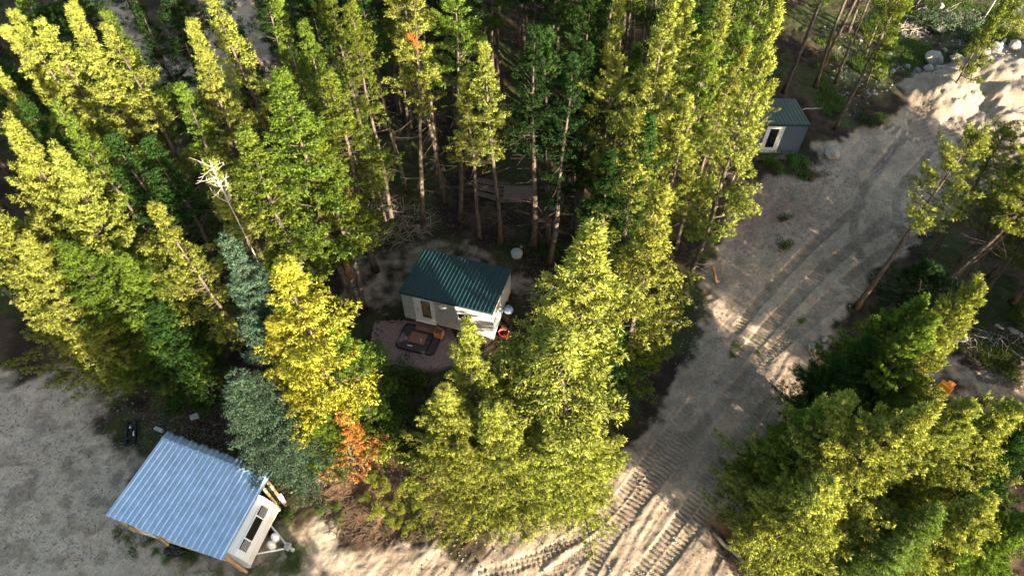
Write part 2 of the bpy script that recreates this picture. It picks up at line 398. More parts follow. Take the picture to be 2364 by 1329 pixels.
def pile_h(x, y):
    z = np.zeros_like(x)
    for (c, r, a) in pile_c:
        d = np.hypot(x-c[0], (y-c[1])*1.15)/r; d = d+.35*fbm(x*.6, y*.6, 4, 77)
        z = np.maximum(z, a*ss(1, .25, d))
    return z
def hgt_np(x, y):
    z = .16*fbm(x*.12, y*.12, 3, 5)
    return z+pile_h(x, y)
def hgt(x, y):
    return float(hgt_np(np.array([x], float), np.array([y], float))[0])
def axis(lo, hi, f0, f1, fine, coarse, grow=1.06, far=600):
    a = list(np.arange(f0, f1, fine)); s = fine; v = f0
    while v > lo: s = min(s*grow, coarse); v -= s; a.insert(0, v)
    v = a[-1]; s = fine
    while v < hi: s = min(s*grow, coarse); v += s; a.append(v)
    s = coarse
    while a[0] > -far: s *= 1.6; a.insert(0, a[0]-s)
    s = coarse
    while a[-1] < far: s *= 1.6; a.append(a[-1]+s)
    return np.array(a)
gx = axis(-48, 48, -13, 21, .075, .30, 1.012); gy = axis(2, 60, 6.5, 26, .075, .22, 1.012)
X, Y = np.meshgrid(gx, gy); xs = X.ravel(); ys = Y.ravel()
Z = hgt_np(xs, ys)
road = smask(ROAD, xs, ys); yard = smask(YARD, xs, ys, 1.2, 1.8, 13); east = smask(EAST, xs, ys, 1.5, 2, 23); clr = smask(CLEAR, xs, ys, 1, 1.5, 33)
caby = smask(CABY, xs, ys, .7, 1.4, 43)*.55; grav = smask(GRAVEL, xs, ys, .25, .5, 53); mul = smask(MULCH, xs, ys, 1.2, 1.5, 63)*.7; sp = smask(SANDP, xs, ys, .5, .8, 73)
near = (np.abs(xs) < 50) & (ys < 60) & (ys > 0)
M_, U_ = np.zeros_like(xs), np.zeros_like(xs); far_ = 1+.8*ss(18, 26, ys)
M_[near], U_[near] = lane_fields(xs[near], ys[near])
sand = np.clip(np.maximum.reduce([road, yard*.9, east*.75, clr*.8, caby, sp]), 0, 1)
lum = road*(1-mul)
# relief: hummocks, ruts and cleats
rough_ = fbm(xs*1.1, ys*1.1, 4, 91); fine_ = fbm(xs*4.5, ys*4.5, 3, 95)
Z += (1-sand)*(.16*rough_+.05*fine_) + sand*(.07*rough_+.022*fine_)
Z += sp*.18*np.abs(rough_) + ss(.15, .9, pile_h(xs, ys))*(.30*np.abs(fbm(xs*1.7, ys*1.7, 4, 131))+.05*fine_)
# long drag ridges running along the road
ra = math.atan2(2.4-.0, 1.9); ridge = fbm((xs*math.cos(.92)+ys*math.sin(.92))*.25, (-xs*math.sin(.92)+ys*math.cos(.92))*2.6, 3, 141)
Z += road*(1-M_)*(.07*ridge*ss(24, 14, ys)+.10*ss(14, 24, ys)*fbm((xs*math.cos(.8)+ys*math.sin(.8))*.2, (-xs*math.sin(.8)+ys*math.cos(.8))*1.3, 4, 145))
cle = np.sin(U_*2*math.pi/.23+.8*fbm(xs*2, ys*2, 2, 151))
Z += M_*far_*(-.045+.042*np.where(cle > 0, 1, -1)*np.minimum(1, np.abs(cle)*2.2)*(.55+.9*vnoise(xs*1.3, ys*1.3, 155)))
# colours of the soils themselves
def mixc(a, b, t): return a*(1-t[:, None])+b*t[:, None]
C_ = np.tile(np.array([.030,.022,.017]), (len(xs), 1))
litt = ss(-.15, .35, fbm(xs*.8, ys*.8, 5, 171)); C_ = mixc(C_, np.array([.075,.052,.038]), litt*.8)
grassm = ss(-.02, .3, fbm(xs*.35, ys*.35, 5, 181))*(1-sand)
C_ = mixc(C_, np.array([.050,.070,.020]), grassm*.65)
slope = smask(wpoly([(1860,60),(2100,-40),(2500,-40),(2500,120),(2200,150),(2060,190),(1990,300),(1900,300)]), xs, ys, 1.5, 2.0, 191)
C_ = mixc(C_, np.array([.070,.085,.038]), slope*ss(-.2, .15, fbm(xs*.9, ys*.9, 4, 192))*.8)
brown = smask(wpoly([(700,1050),(860,1000),(1000,1120),(1020,1230),(900,1260),(760,1200),(690,1120)]), xs, ys, 1.0, 1.2, 193)
C_ = mixc(C_, np.array([.170,.095,.060]), brown*.8)
sc1 = np.array([.40,.32,.25]); sc2 = np.array([.31,.25,.20]); sv = ss(-.25, .25, fbm(xs*.5, ys*.5, 5, 201))
sandc = mixc(np.tile(sc2, (len(xs), 1)), sc1, sv)
spk = ss(.05, .30, fbm(xs*1.6, ys*1.6, 5, 211)); sandc = mixc(sandc, np.array([.13,.105,.085]), spk*np.clip(.46-.18*road-.4*sp, 0, 1))
sandc = mixc(sandc, np.array([.27,.235,.20]), sp*.9)
sandc = mixc(sandc, sandc*0+np.array([.47,.40,.335]), np.clip(yard, 0, 1)*(.62-.45*spk))
edge = ss(.28, .75, sand+.5*fbm(xs*1.9, ys*1.9, 4, 221)); C_ = mixc(C_, sandc, edge)
C_ = mixc(C_, np.array([.21,.14,.12]), mul*.8); C_ = mixc(C_, np.array([.27,.17,.15]), grav)
nl = smask(wpoly([(1640,1190),(1690,1170),(1760,1280),(1770,1345),(1700,1345),(1650,1260)]), xs, ys, .35, .7, 305)
C_ = mixc(C_, np.array([.30,.13,.07]), nl*.75)
ypatch = smask(wpoly([(220,860),(350,880),(330,990),(250,1010),(210,950)]), xs, ys, 1.2, 1.5, 303)*.7
tpatch = smask(wpoly([(640,1160),(700,1250),(700,1340),(420,1345),(380,1280),(560,1310),(640,1250)]), xs, ys, .6, 1, 313)*.8
C_ = mixc(C_, np.array([.060,.075,.022]), np.clip(ypatch+tpatch, 0, 1)*ss(-.2, .2, fbm(xs*2.2, ys*2.2, 4, 323)))
def ground_mat():
    m, nt, b = newmat('soil'); L = nt.links.new
    b.inputs['Roughness'].default_value = .95; b.inputs['Specular IOR Level'].default_value = .12
    at = N(nt, 'Attribute', attribute_name='soil_colour'); sa = N(nt, 'Attribute', attribute_name='sandy')
    tc = N(nt, 'NewGeometry')
    n1 = N(nt, 'TexNoise', _Scale=9.0, _Detail=8.0, _Roughness=.75); n2 = N(nt, 'TexNoise', _Scale=2.2, _Detail=6.0, _Roughness=.7)
    vo = N(nt, 'TexVoronoi', _Scale=14.0); 
    for n in (n1, n2, vo): L(tc.outputs['Position'], n.inputs['Vector'])
    # dark crumbs and pale grit
    r1 = N(nt, 'MapRange', _From_Min=.32, _From_Max=.66, _To_Min=.66, _To_Max=1.22); L(n1.outputs[0], r1.inputs[0])
    r2 = N(nt, 'MapRange', _From_Min=.3, _From_Max=.7, _To_Min=.84, _To_Max=1.14); L(n2.outputs[0], r2.inputs[0])
    n3 = N(nt, 'TexNoise', _Scale=34.0, _Detail=3.0, _Roughness=.6); L(tc.outputs['Position'], n3.inputs['Vector'])
    r3 = N(nt, 'MapRange', _From_Min=.30, _From_Max=.46, _To_Min=.62, _To_Max=1.04); L(n3.outputs[0], r3.inputs[0])
    m3 = N(nt, 'Math', operation='MULTIPLY'); L(r2.outputs[0], m3.inputs[0]); L(r3.outputs[0], m3.inputs[1]); r2 = m3
    ml = N(nt, 'Math', operation='MULTIPLY'); L(r1.outputs[0], ml.inputs[0]); L(r2.outputs[0], ml.inputs[1])
    vs = N(nt, 'VectorMath', operation='SCALE'); L(at.outputs['Color'], vs.inputs[0]); L(ml.outputs[0], vs.inputs['Scale'])
    L(vs.outputs[0], b.inputs['Base Color'])
    ad = N(nt, 'Math', operation='ADD'); L(n1.outputs[0], ad.inputs[0]); L(n2.outputs[0], ad.inputs[1])
    bp = N(nt, 'Bump', _Strength=.5, _Distance=.05); L(ad.outputs[0], bp.inputs['Height']); L(bp.outputs[0], b.inputs['Normal'])
    return m
M_SOIL = ground_mat()
nx, ny = len(gx), len(gy)
idx = np.arange(nx*ny).reshape(ny, nx)
Fq = np.stack([idx[:-1,:-1], idx[:-1,1:], idx[1:,1:], idx[1:,:-1]], -1).reshape(-1, 4)
# vertex normals from the height field, shared by all ground pieces so that no seam shows
Zg = Z.reshape(ny, nx); dzy, dzx = np.gradient(Zg, gy, gx); NV = np.stack([-dzx, -dzy, np.ones_like(Zg)], -1).reshape(-1, 3); NV = unit(NV)
VV = np.stack([xs, ys, Z], -1)
fc = VV[Fq].mean(1)
def zone(P): return inpoly(P, fc[:, 0], fc[:, 1])
zs_ = np.zeros(len(Fq), int); zs_[zone(YARD)] = 2; zs_[zone(ROAD)] = 1; zs_[zone(GRAVEL)] = 3; zs_[zone(SANDP)] = 4
for k, nm in enumerate(('ground', 'dirt_road', 'sandy_yard', 'gravel_path', 'sand_heap')):
    F = Fq[zs_ == k]; used, inv = np.unique(F, return_inverse=True)
    me = np_mesh(nm, VV[used], inv.reshape(F.shape), M_SOIL, True)
    c4 = np.concatenate([C_[used], np.ones((len(used), 1))], 1)
    fattr(me, 'soil_colour', c4, 'FLOAT_COLOR'); fattr(me, 'sandy', sand[used])
    me.normals_split_custom_set_from_vertices(NV[used].tolist())
    tag(link(nm, me), kind='structure')
from bisect import bisect
def gz(x, y):
    i = min(max(bisect(gx, x)-1, 0), nx-2); j = min(max(bisect(gy, y)-1, 0), ny-2)
    return float(Zg[j, i])
hgt = gz
exec_marker = 'PART2'
# ------------------------------------------------------------------ trees
def T(mode, px_, py_, h, Rr, kind, ck, label, name='pine_tree', cat='tree', group=None):
    if mode == 't': x, y = gp(px_, py_, h)
    elif mode == 'b': x, y = gp(px_, py_, 0)
    else: x, y = px_, py_
    return place_tree(kind, x, y, h, Rr, ck, label, group, name, cat=cat)
# central sunlit clump in front of the cabin
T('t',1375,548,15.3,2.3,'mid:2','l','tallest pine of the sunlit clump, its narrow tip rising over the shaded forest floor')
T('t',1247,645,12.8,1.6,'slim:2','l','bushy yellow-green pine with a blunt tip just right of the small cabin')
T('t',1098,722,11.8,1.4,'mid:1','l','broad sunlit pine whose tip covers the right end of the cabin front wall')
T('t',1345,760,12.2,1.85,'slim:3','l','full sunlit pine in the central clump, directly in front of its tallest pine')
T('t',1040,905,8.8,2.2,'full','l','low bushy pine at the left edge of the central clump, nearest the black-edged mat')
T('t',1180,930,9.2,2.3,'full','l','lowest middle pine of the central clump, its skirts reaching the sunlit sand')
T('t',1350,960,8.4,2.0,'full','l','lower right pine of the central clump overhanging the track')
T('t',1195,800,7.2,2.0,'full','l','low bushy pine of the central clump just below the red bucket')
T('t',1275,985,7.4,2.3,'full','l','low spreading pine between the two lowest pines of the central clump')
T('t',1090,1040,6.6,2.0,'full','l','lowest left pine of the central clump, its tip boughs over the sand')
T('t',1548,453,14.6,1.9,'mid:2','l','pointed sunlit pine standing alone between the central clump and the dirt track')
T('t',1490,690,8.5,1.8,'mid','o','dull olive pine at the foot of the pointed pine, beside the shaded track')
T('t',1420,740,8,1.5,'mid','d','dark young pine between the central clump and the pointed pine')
# left middle group
T('t',590,600,13.6,2.2,'mid:1','y','yellowing golden pine above the orange dead sapling, brightest tree at centre left')
T('t',650,735,10.0,1.9,'full','y','second golden yellow pine crowded against the tallest golden one')
T('t',525,508,13.2,2.25,'spruce','bs','tall blue spruce with silvery tip rising below the bare dead treetop', 'spruce_tree')
T('b',690,1072,8.8,2.8,'spruce','bs','wide blue-green spruce whose lower boughs hang over the corner of the blue metal roof', 'spruce_tree')
T('t',765,700,9.5,1.5,'mid','g','green pine behind the golden pines, showing its branch tips toward the black-edged mat')
T('t',725,915,5.6,1.5,'full','g','green pine under the golden ones, left of the orange dead sapling')
T('b',840,1090,5.4,1.3,'young','r','small dead pine with rust-orange needles below the golden pines', 'dead_pine')
T('t',392,468,12.2,1.7,'mid','l','sunlit pine with ragged left side beside the tall blue spruce')
T('t',562,330,12.8,2.2,'mid','o','wide olive-green pine right of the bare dead treetop')
T('t',655,168,15,2.15,'mid','g','big round-topped pine with bright crown left of centre, above the brown trunk butt')
T('t',745,150,13.5,1.9,'mid','o','dull olive pine leaning out right of the big round-topped one')
T('t',700,45,14.5,1.25,'slim','g','thin pine with a bright tip behind the round-topped pine')
T('t',730,330,11.5,1.8,'mid','o','low olive pine below the round-topped one, at the edge of the shaded clearing')
T('t',485,378,12.6,1.5,'mid','l','sunlit pine crown surrounding the bare dead treetop')
# left edge forest
T('t',5,48,14.5,1.6,'mid','l','bright pine in the top left corner with its tip at the frame edge')
T('t',-45,140,14,1.7,'mid','l','pine cut by the left edge below the corner pine')
T('t',58,16,14.5,1.3,'slim','l','slim sunlit pine second from the top left corner')
T('t',112,-12,15.5,1.75,'mid','l','big bright pine at the top, third from the left corner')
T('t',118,55,14,1.4,'slim','l','bright pine squeezed under the big one near the top left corner')
T('t',213,12,14,1.35,'slim','g','pine with sunlit tip and dark body at the edge of the grey clearing, top left')
T('t',285,46,14.5,1.5,'slim','l','leaning-looking pine with a long visible trunk, fifth tip from the top left corner')
T('t',412,46,15,1.6,'mid','l','pointed bright pine in front of the grey clearing at top left')
T('t',143,216,14,1.5,'mid','g','pine half in shade with a bright left side, above the great bushy pine at left')
T('t',25,292,13.8,2.2,'full','l','great bushy pine at the left edge, its tip the highest of the bright mass')
T('t',115,345,13,2.3,'full','l','great bushy pine right of the left edge one, with pale trunk showing through')
T('t',-30,420,12.5,2.3,'full','l','bushy sunlit pine cut off by the left edge at mid height')
T('t',30,560,11,2.2,'full','l','lower sunlit pine at the left edge above the grey yard')
T('t',200,560,10.5,2.3,'full','g','broad dark green pine under the bright mass at left, over the yard edge')
T('t',290,600,9.5,2.1,'full','g','dark green pine beside the yard with one lit shoulder, left of the ragged pine')
T('t',330,720,7.5,1.9,'full','d','shaded low pine at the upper edge of the grey yard')
T('t',255,330,12.5,1.6,'slim','d','shaded pine between the half-lit pine and the pale bare trunk')
T('t',350,330,12,1.5,'slim','d','dark pine left of the sunlit ragged pine, wholly in shade')
T('t',430,190,12.5,1.4,'slim','g','green pine below the pointed bright one, half lit')
T('t',490,-8,14.5,1.5,'slim','l','pine at the top edge over the grey clearing with only its tip lit')
T('t',622,-12,15,1.5,'mid','g','tall pine at the top edge right of the grey clearing')
T('t',560,70,12,1.5,'mid','d','dark pine standing at the right rim of the grey clearing')
T('t',290,-40,13,1.5,'mid','dg','dark shaded pine in the middle of the clearing at top left')
T('t',370,-50,13,1.6,'mid','dg','dark shaded pine at the top edge, nearest the grey clearing')
# middle forest
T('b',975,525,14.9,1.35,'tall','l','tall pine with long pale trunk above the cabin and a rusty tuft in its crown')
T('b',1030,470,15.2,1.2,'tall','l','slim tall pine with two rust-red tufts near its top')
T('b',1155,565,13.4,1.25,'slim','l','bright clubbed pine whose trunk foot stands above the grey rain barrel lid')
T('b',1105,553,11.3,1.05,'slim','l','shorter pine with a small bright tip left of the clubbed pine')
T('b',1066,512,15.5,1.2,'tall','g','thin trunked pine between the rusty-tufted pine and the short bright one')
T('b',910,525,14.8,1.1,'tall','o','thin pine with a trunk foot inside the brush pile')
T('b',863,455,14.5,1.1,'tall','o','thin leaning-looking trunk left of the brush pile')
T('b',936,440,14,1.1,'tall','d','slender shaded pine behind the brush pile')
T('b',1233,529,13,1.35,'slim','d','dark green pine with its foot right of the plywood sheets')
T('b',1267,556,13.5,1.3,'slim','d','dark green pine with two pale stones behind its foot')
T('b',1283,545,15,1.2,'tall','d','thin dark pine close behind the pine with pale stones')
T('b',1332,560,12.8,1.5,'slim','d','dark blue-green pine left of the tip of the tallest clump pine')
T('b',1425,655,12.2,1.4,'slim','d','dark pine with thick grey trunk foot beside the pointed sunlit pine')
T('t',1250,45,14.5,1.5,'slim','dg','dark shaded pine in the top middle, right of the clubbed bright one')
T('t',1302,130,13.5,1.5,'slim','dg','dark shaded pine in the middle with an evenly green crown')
T('t',1376,42,14,1.5,'slim','d','dark pine left of the broad bright pines, top middle')
T('t',835,232,9.5,.8,'slim','g','thin short pine with faint lit tip left of the tall pale trunk')
T('t',1440,-22,15.5,1.5,'mid','l','bright pine at the top edge left of the broad one')
T('t',1512,2,16.5,1.9,'mid','l','broad tall bright pine right of the middle at the top edge')
T('t',1490,245,12.5,1.8,'mid','l','bright pine below the broad tall one, its lowest bough reaching left')
T('t',1410,330,10.5,1.6,'mid','d','shaded pine under the broad bright pines')
T('t',1592,-10,15.5,1.3,'slim','l','narrow bright pine at the top edge between two broad ones')
T('t',1605,205,12.8,1.5,'mid','l','short bright pine left of the second cabin')
T('t',1630,85,13.5,1.3,'slim','g','half-lit pine behind the short bright one near the second cabin')
T('t',1675,-5,15,1.3,'slim','l','thin bright pine at the top edge left of the tallest leaning one')
T('t',1800,-12,17.2,1.6,'mid:0','l','tallest-looking pine, a long bright column crossing in front of the second cabin')
T('t',1690,120,13.0,1.3,'mid','l','bright pine hiding behind the foot of the long bright column')
T('b',1692,436,7.5,.7,'sparse','l','pine with pale bare twiggy trunk beside the reddish mulch patch')
# around the second cabin, upper right
T('b',1806,217,14.5,1.2,'tall','o','thick-trunked pine just behind the roof of the second cabin')
T('b',1879,203,14,1.2,'tall','o','thin straight pine right of the second cabin roof')
T('b',1905,150,14,1.2,'slim','g','green pine standing behind the two thin trunks, upper right')
T('b',1930,190,12,1.0,'tall','g','pine with slim grey trunk on the grass slope, upper right')
T('b',1930,298,10.6,1.15,'sparse','o','sparse pine whose trunk foot stands right of the second cabin')
T('b',1995,130,10,1.1,'mid','g','green pine at the edge of the stony slope')
T('t',2292,50,5.8,1.1,'young','o','short bushy sapling in front of the stony slope near the top right corner')
T('t',2345,-5,7,1.2,'young','o','sapling cut by the top right corner')
T('b',1960,70,10,1.3,'mid','o','olive pine among the thin trunks near the top edge, left of the stony slope')
T('b',2030,95,8.5,1.2,'mid','g','small green pine at the upper left rim of the stony slope')
T('b',1850,120,12.5,1.3,'mid','g','dense pine filling the gap between the two thick trunks behind the second cabin')
T('b',2000,190,6.5,1.0,'young','o','low olive sapling on the grass between the thin trunks and the boulders')
T('b',2110,20,9,1.3,'mid','o','pine at the top edge above the fallen pale trunk')
# right side sparse pines
T('b',1974,711,11.6,1.35,'sparse','l','sparse pine with a splintered orange butt at the track edge')
T('b',2133,612,9.8,1.4,'sparse','l','sparse sunlit pine leaning over the pale sand at right')
T('b',2146,700,12.6,1.5,'sparse','l','thin dark-trunked pine at right, its crown against the tread circles')
T('b',2158,690,11.8,1.4,'sparse','l','twin thin pine next to the dark-trunked one at right')
T('b',2207,677,11.5,1.6,'sparse','o','pine with lit bark at right, third trunk from the dark shrub')
T('b',2215,610,9.6,1.3,'mid','l','bright pine filling the gap between the sparse trunks at right')
T('b',2330,560,10,1.4,'mid','l','pine at the right edge level with the tread circles')
T('b',2250,700,10.5,1.3,'mid','o','pine rising just behind the tall sunlit pine at right, among thin trunks')
T('b',2290,640,9.8,1.8,'mid','l','leafy pine at the right edge beneath the thin trunks')
T('b',2330,700,8.8,1.7,'mid','l','olive pine at the right edge above the row of small pale stones')
T('b',2075,700,3.4,1.9,'young','dg','low dark spreading fir under the sparse pines', 'fir_tree')
T('b',2120,705,3.0,1.5,'young','dg','low dark fir just right of the spreading one', 'fir_tree')
# lower right group
T('t',2091,700,9.6,2.1,'full','g','dark rounded pine with a lit tip, top left of the lower right group')
T('t',2000,790,8.6,1.9,'full','d','shaded pine on the track side of the lower right group')
T('t',2252,680,12.2,1.9,'full','l','tall sunlit pine at the top of the lower right group, near the orange machine')
T('t',2190,730,11.4,1.9,'full','g','half-lit pine pressed against the tall sunlit one in the lower right group')
T('t',1987,930,10.2,2.2,'full','l','sunlit pine with a notched double tip, facing the tracks in the lower right group')
T('t',1880,930,8.8,1.8,'full','g','front pine of the lower right group, leftmost above the shadow stripes')
T('t',2105,935,11.8,2.4,'full','l','widest sunlit pine in the heart of the lower right group')
T('t',2226,924,10.6,1.9,'full','l','sunlit pine with upright tip beside the grey gravel at right')
T('t',2345,925,10.4,2.2,'full','l','bushy pine at the right edge above the dark gap')
T('t',1905,1110,7.6,1.9,'full','l','low broad pine above the fallen log in the lower right')
T('t',1960,1110,9,2.3,'full','l','broad sunlit pine filling the bottom of the lower right group')
T('t',2180,1185,8.6,2.0,'spruce','f','green fir with star-shaped tip near the bottom right corner', 'fir_tree')
T('t',2300,1165,9,2.1,'full','l','sunlit pine right of the star-tipped fir, bottom right corner')
T('t',2370,1185,8.6,2.0,'full','g','pine cut by the bottom right corner')
T('t',2060,1250,7.6,2.0,'spruce','f','pale green fir at the bottom edge of the lower right group', 'fir_tree')
T('t',2400,1020,9.5,2.0,'full','d','dark pine beyond the right edge of the lower right group')

# stand of pines filling the forest behind, its shade put into darkened crowns
def fill(poly_px, dmin, n, seed, cks, group, label, kinds=('slim', 'slim', 'tall'), hr=(10, 15), excl=()):
    P = wpoly(poly_px); rs = random.Random(seed); x0, y0 = P.min(0); x1, y1 = P.max(0); k = 0
    ex = [wpoly(e) for e in excl]
    for _ in range(n*60):
        if k >= n: break
        x = rs.uniform(x0, x1); y = rs.uniform(y0, y1); a = np.array([x]); b = np.array([y])
        if not inpoly(P, a, b)[0] or any(inpoly(e, a, b)[0] for e in ex): continue
        if any((x-q[0])**2+(y-q[1])**2 < dmin**2 for q in tree_pts): continue
        place_tree(rs.choice(kinds), x, y, rs.uniform(*hr), rs.uniform(.95, 1.5), rs.choice(cks), label, group); k += 1
    print('FILL', group, k)
CL = [(420,-120),(640,-120),(720,230),(620,330),(400,240),(360,60)]
CL2 = [(170,-120),(330,-120),(350,60),(260,140),(190,60)]
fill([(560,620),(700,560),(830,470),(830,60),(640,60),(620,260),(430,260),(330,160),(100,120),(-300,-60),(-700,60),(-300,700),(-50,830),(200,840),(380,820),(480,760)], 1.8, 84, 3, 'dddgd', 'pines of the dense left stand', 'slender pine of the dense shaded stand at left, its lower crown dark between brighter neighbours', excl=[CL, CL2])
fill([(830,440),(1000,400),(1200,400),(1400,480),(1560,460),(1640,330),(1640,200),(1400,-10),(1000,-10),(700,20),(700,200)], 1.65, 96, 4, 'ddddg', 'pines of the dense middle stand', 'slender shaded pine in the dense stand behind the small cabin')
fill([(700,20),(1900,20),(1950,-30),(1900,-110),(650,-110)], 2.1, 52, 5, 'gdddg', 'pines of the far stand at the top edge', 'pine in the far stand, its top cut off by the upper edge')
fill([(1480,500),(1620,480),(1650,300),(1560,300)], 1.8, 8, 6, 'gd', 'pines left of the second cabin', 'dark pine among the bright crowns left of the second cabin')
# pines just outside the picture whose shadows fall into it
def ring(pts, label, group, hr=(12, 14), Rr=(1.9, 2.3)):
    for x, y in pts: place_tree('full', x, y, rnd.uniform(*hr), rnd.uniform(*Rr), 'g', label, group)
SDX, SDY = math.sin(R(SUN_AZ)), math.cos(R(SUN_AZ))
ring([(-7.5,-3.5),(-6.0,-1.4),(-4.3,-.6),(-9.5,-4.2),(-11.5,-6),(-3.4,-2.2),(-13.5,-8),(-7,-6),(-2.6,-1.3),(-5.5,-3.6),(-1.2,-3.2),(-9,-7.5),(-11.8,-9),(-16,-10),(-18,-8.5),(-4.5,-6),(-7.3,-1.9),(-5.1,-1.8),(-9.2,-2.6),(-8.2,-5.2),(-10.6,-4.6),(-13,-6),(-15.5,-7.5)], 'pine standing outside the lower edge of the photo', 'pines outside the lower edge')
ring([(25.5,10),(27,8.5),(26,6),(28,11),(29.5,16.5),(31,19),(33,16),(30.5,13.8)], 'pine standing outside the right edge of the photo', 'pines outside the right edge')
ring([(37.7,25),(35.9,23.5),(34.2,22),(32.4,20.5),(38,21)], 'pine standing outside the right edge of the photo', 'pines outside the right edge')
ring([(30+2.6*i, 9+2.2*((i*7) % 5)) for i in range(7)], 'pine standing outside the right edge of the photo', 'pines outside the right edge')
# ------------------------------------------------------------------ building materials
def metal_sheet(name, rgb, rough, metal, var=.08):
    m = simple(name, rgb, rough, metal, var, 2.5, .08, 30, spec=.5); return m
M_GREEN = metal_sheet('green_roof_metal', (.011,.043,.053), .42, 0)
M_GALV = metal_sheet('galvanised_sheet', (.40,.56,.78), .36, .45, .17)  # blue of the reflected sky mixed into the base colour
M_SIDE = simple('pale_siding', (.40,.405,.40), .75, 0, .28, 4, .2, 60, (2.5, 2.5, .8))
M_SIDE2 = simple('blue_grey_siding', (.085,.115,.16), .75, 0, .14, 3, .15, 60, (1, 1, 6))
M_TRIM = simple('white_trim', (.78,.77,.74), .5, 0, .05, 3)
M_WOOD = simple('lumber', (.46,.33,.20), .8, 0, .25, 7, .3, 30, (1, 1, .3))
M_GWOOD = simple('grey_lumber', (.27,.26,.25), .85, 0, .25, 7, .3, 30)
M_DARK = simple('black_steel', (.018,.018,.020), .45, .2, .3, 8, .1)
M_BLACKP = simple('black_plastic', (.012,.012,.013), .35, 0, .3, 8)
M_WHITE = simple('white_painted_metal', (.80,.86,.94), .3, 0, .05, 2)
M_BROWN = simple('brown_particle_board', (.27,.13,.085), .8, 0, .35, 18, .2, 60)
M_INT = simple('interior_wood', (.36,.20,.10), .7, 0, .4, 3)
M_RUG = simple('dark_mesh_mat', (.075,.058,.052), .9, 0, .4, 40, .4, 90)
M_BLUE = simple('blue_tarp', (.010,.035,.42), .45, 0, .3, 5, .3, 12)
M_RED = simple('red_plastic', (.38,.03,.02), .4, 0, .1, 4)
M_ORANGE = simple('orange_paint', (.75,.27,.02), .45, 0, .15, 5)
M_RUST = simple('rusty_steel', (.36,.12,.045), .75, .2, .4, 9, .3)
M_STONE = simple('pale_granite', (.27,.26,.25), .85, 0, .4, 5, .6, 22)
M_STONE2 = simple('grey_granite', (.19,.195,.205), .85, 0, .4, 6, .6, 22)
M_CONC = simple('concrete', (.36,.38,.40), .8, 0, .25, 7, .3, 30)
M_PLY = simple('weathered_plywood', (.17,.12,.10), .8, 0, .2, 4, .1, 30)
m, nt, b = newmat('window_glass'); b.inputs['Base Color'].default_value = (.01,.012,.014,1); b.inputs['Roughness'].default_value = .06; M_GLASS = m
m, nt, b = newmat('clear_glass'); b.inputs['Base Color'].default_value = (1,1,1,1); b.inputs['Roughness'].default_value = .02
b.inputs['Transmission Weight'].default_value = 1; b.inputs['IOR'].default_value = 1.1; M_CLEAR = m

def ribbed(mb, P00, P10, P01, P11, n, rw, rh, th=.02, over=0):
    """corrugated sheet between four corners (P00-P10 along the eaves, P01-P11 along the ridge); ribs run from eaves to ridge"""
    P00, P10, P01, P11 = map(Vector, (P00, P10, P01, P11))
    nrm = (P10-P00).cross(P01-P00).normalized(); prof = []
    W = (P10-P00).length
    for i in range(n):
        c = (i+.5)/n; a = rw/W/2
        prof += [(c-a*1.9, 0), (c-a, rh), (c+a, rh), (c+a*1.9, 0)]
    prof = [(0, 0)]+[p for p in prof if 0 < p[0] < 1]+[(1, 0)]
    top0 = [P00.lerp(P10, u)+nrm*h for u, h in prof]; top1 = [P01.lerp(P11, u)+nrm*h for u, h in prof]
    n0 = len(mb.v); k = len(prof)
    for L in (top0, top1): mb.v += [tuple(p) for p in L]
    for L in (top0, top1): mb.v += [tuple(p-nrm*th) for p in L]
    for i in range(k-1):
        mb.f.append((n0+i, n0+i+1, n0+k+i+1, n0+k+i)); mb.f.append((n0+2*k+i, n0+3*k+i, n0+3*k+i+1, n0+2*k+i+1))
        mb.f.append((n0+2*k+i, n0+2*k+i+1, n0+i+1, n0+i)); mb.f.append((n0+3*k+i+1, n0+3*k+i, n0+k+i, n0+k+i+1))
    mb.f.append((n0, n0+k, n0+3*k, n0+2*k)); mb.f.append((n0+k-1, n0+3*k-1, n0+4*k-1, n0+2*k-1)[::-1] if False else (n0+2*k-1, n0+k-1, n0+3*k-1, n0+4*k-1))

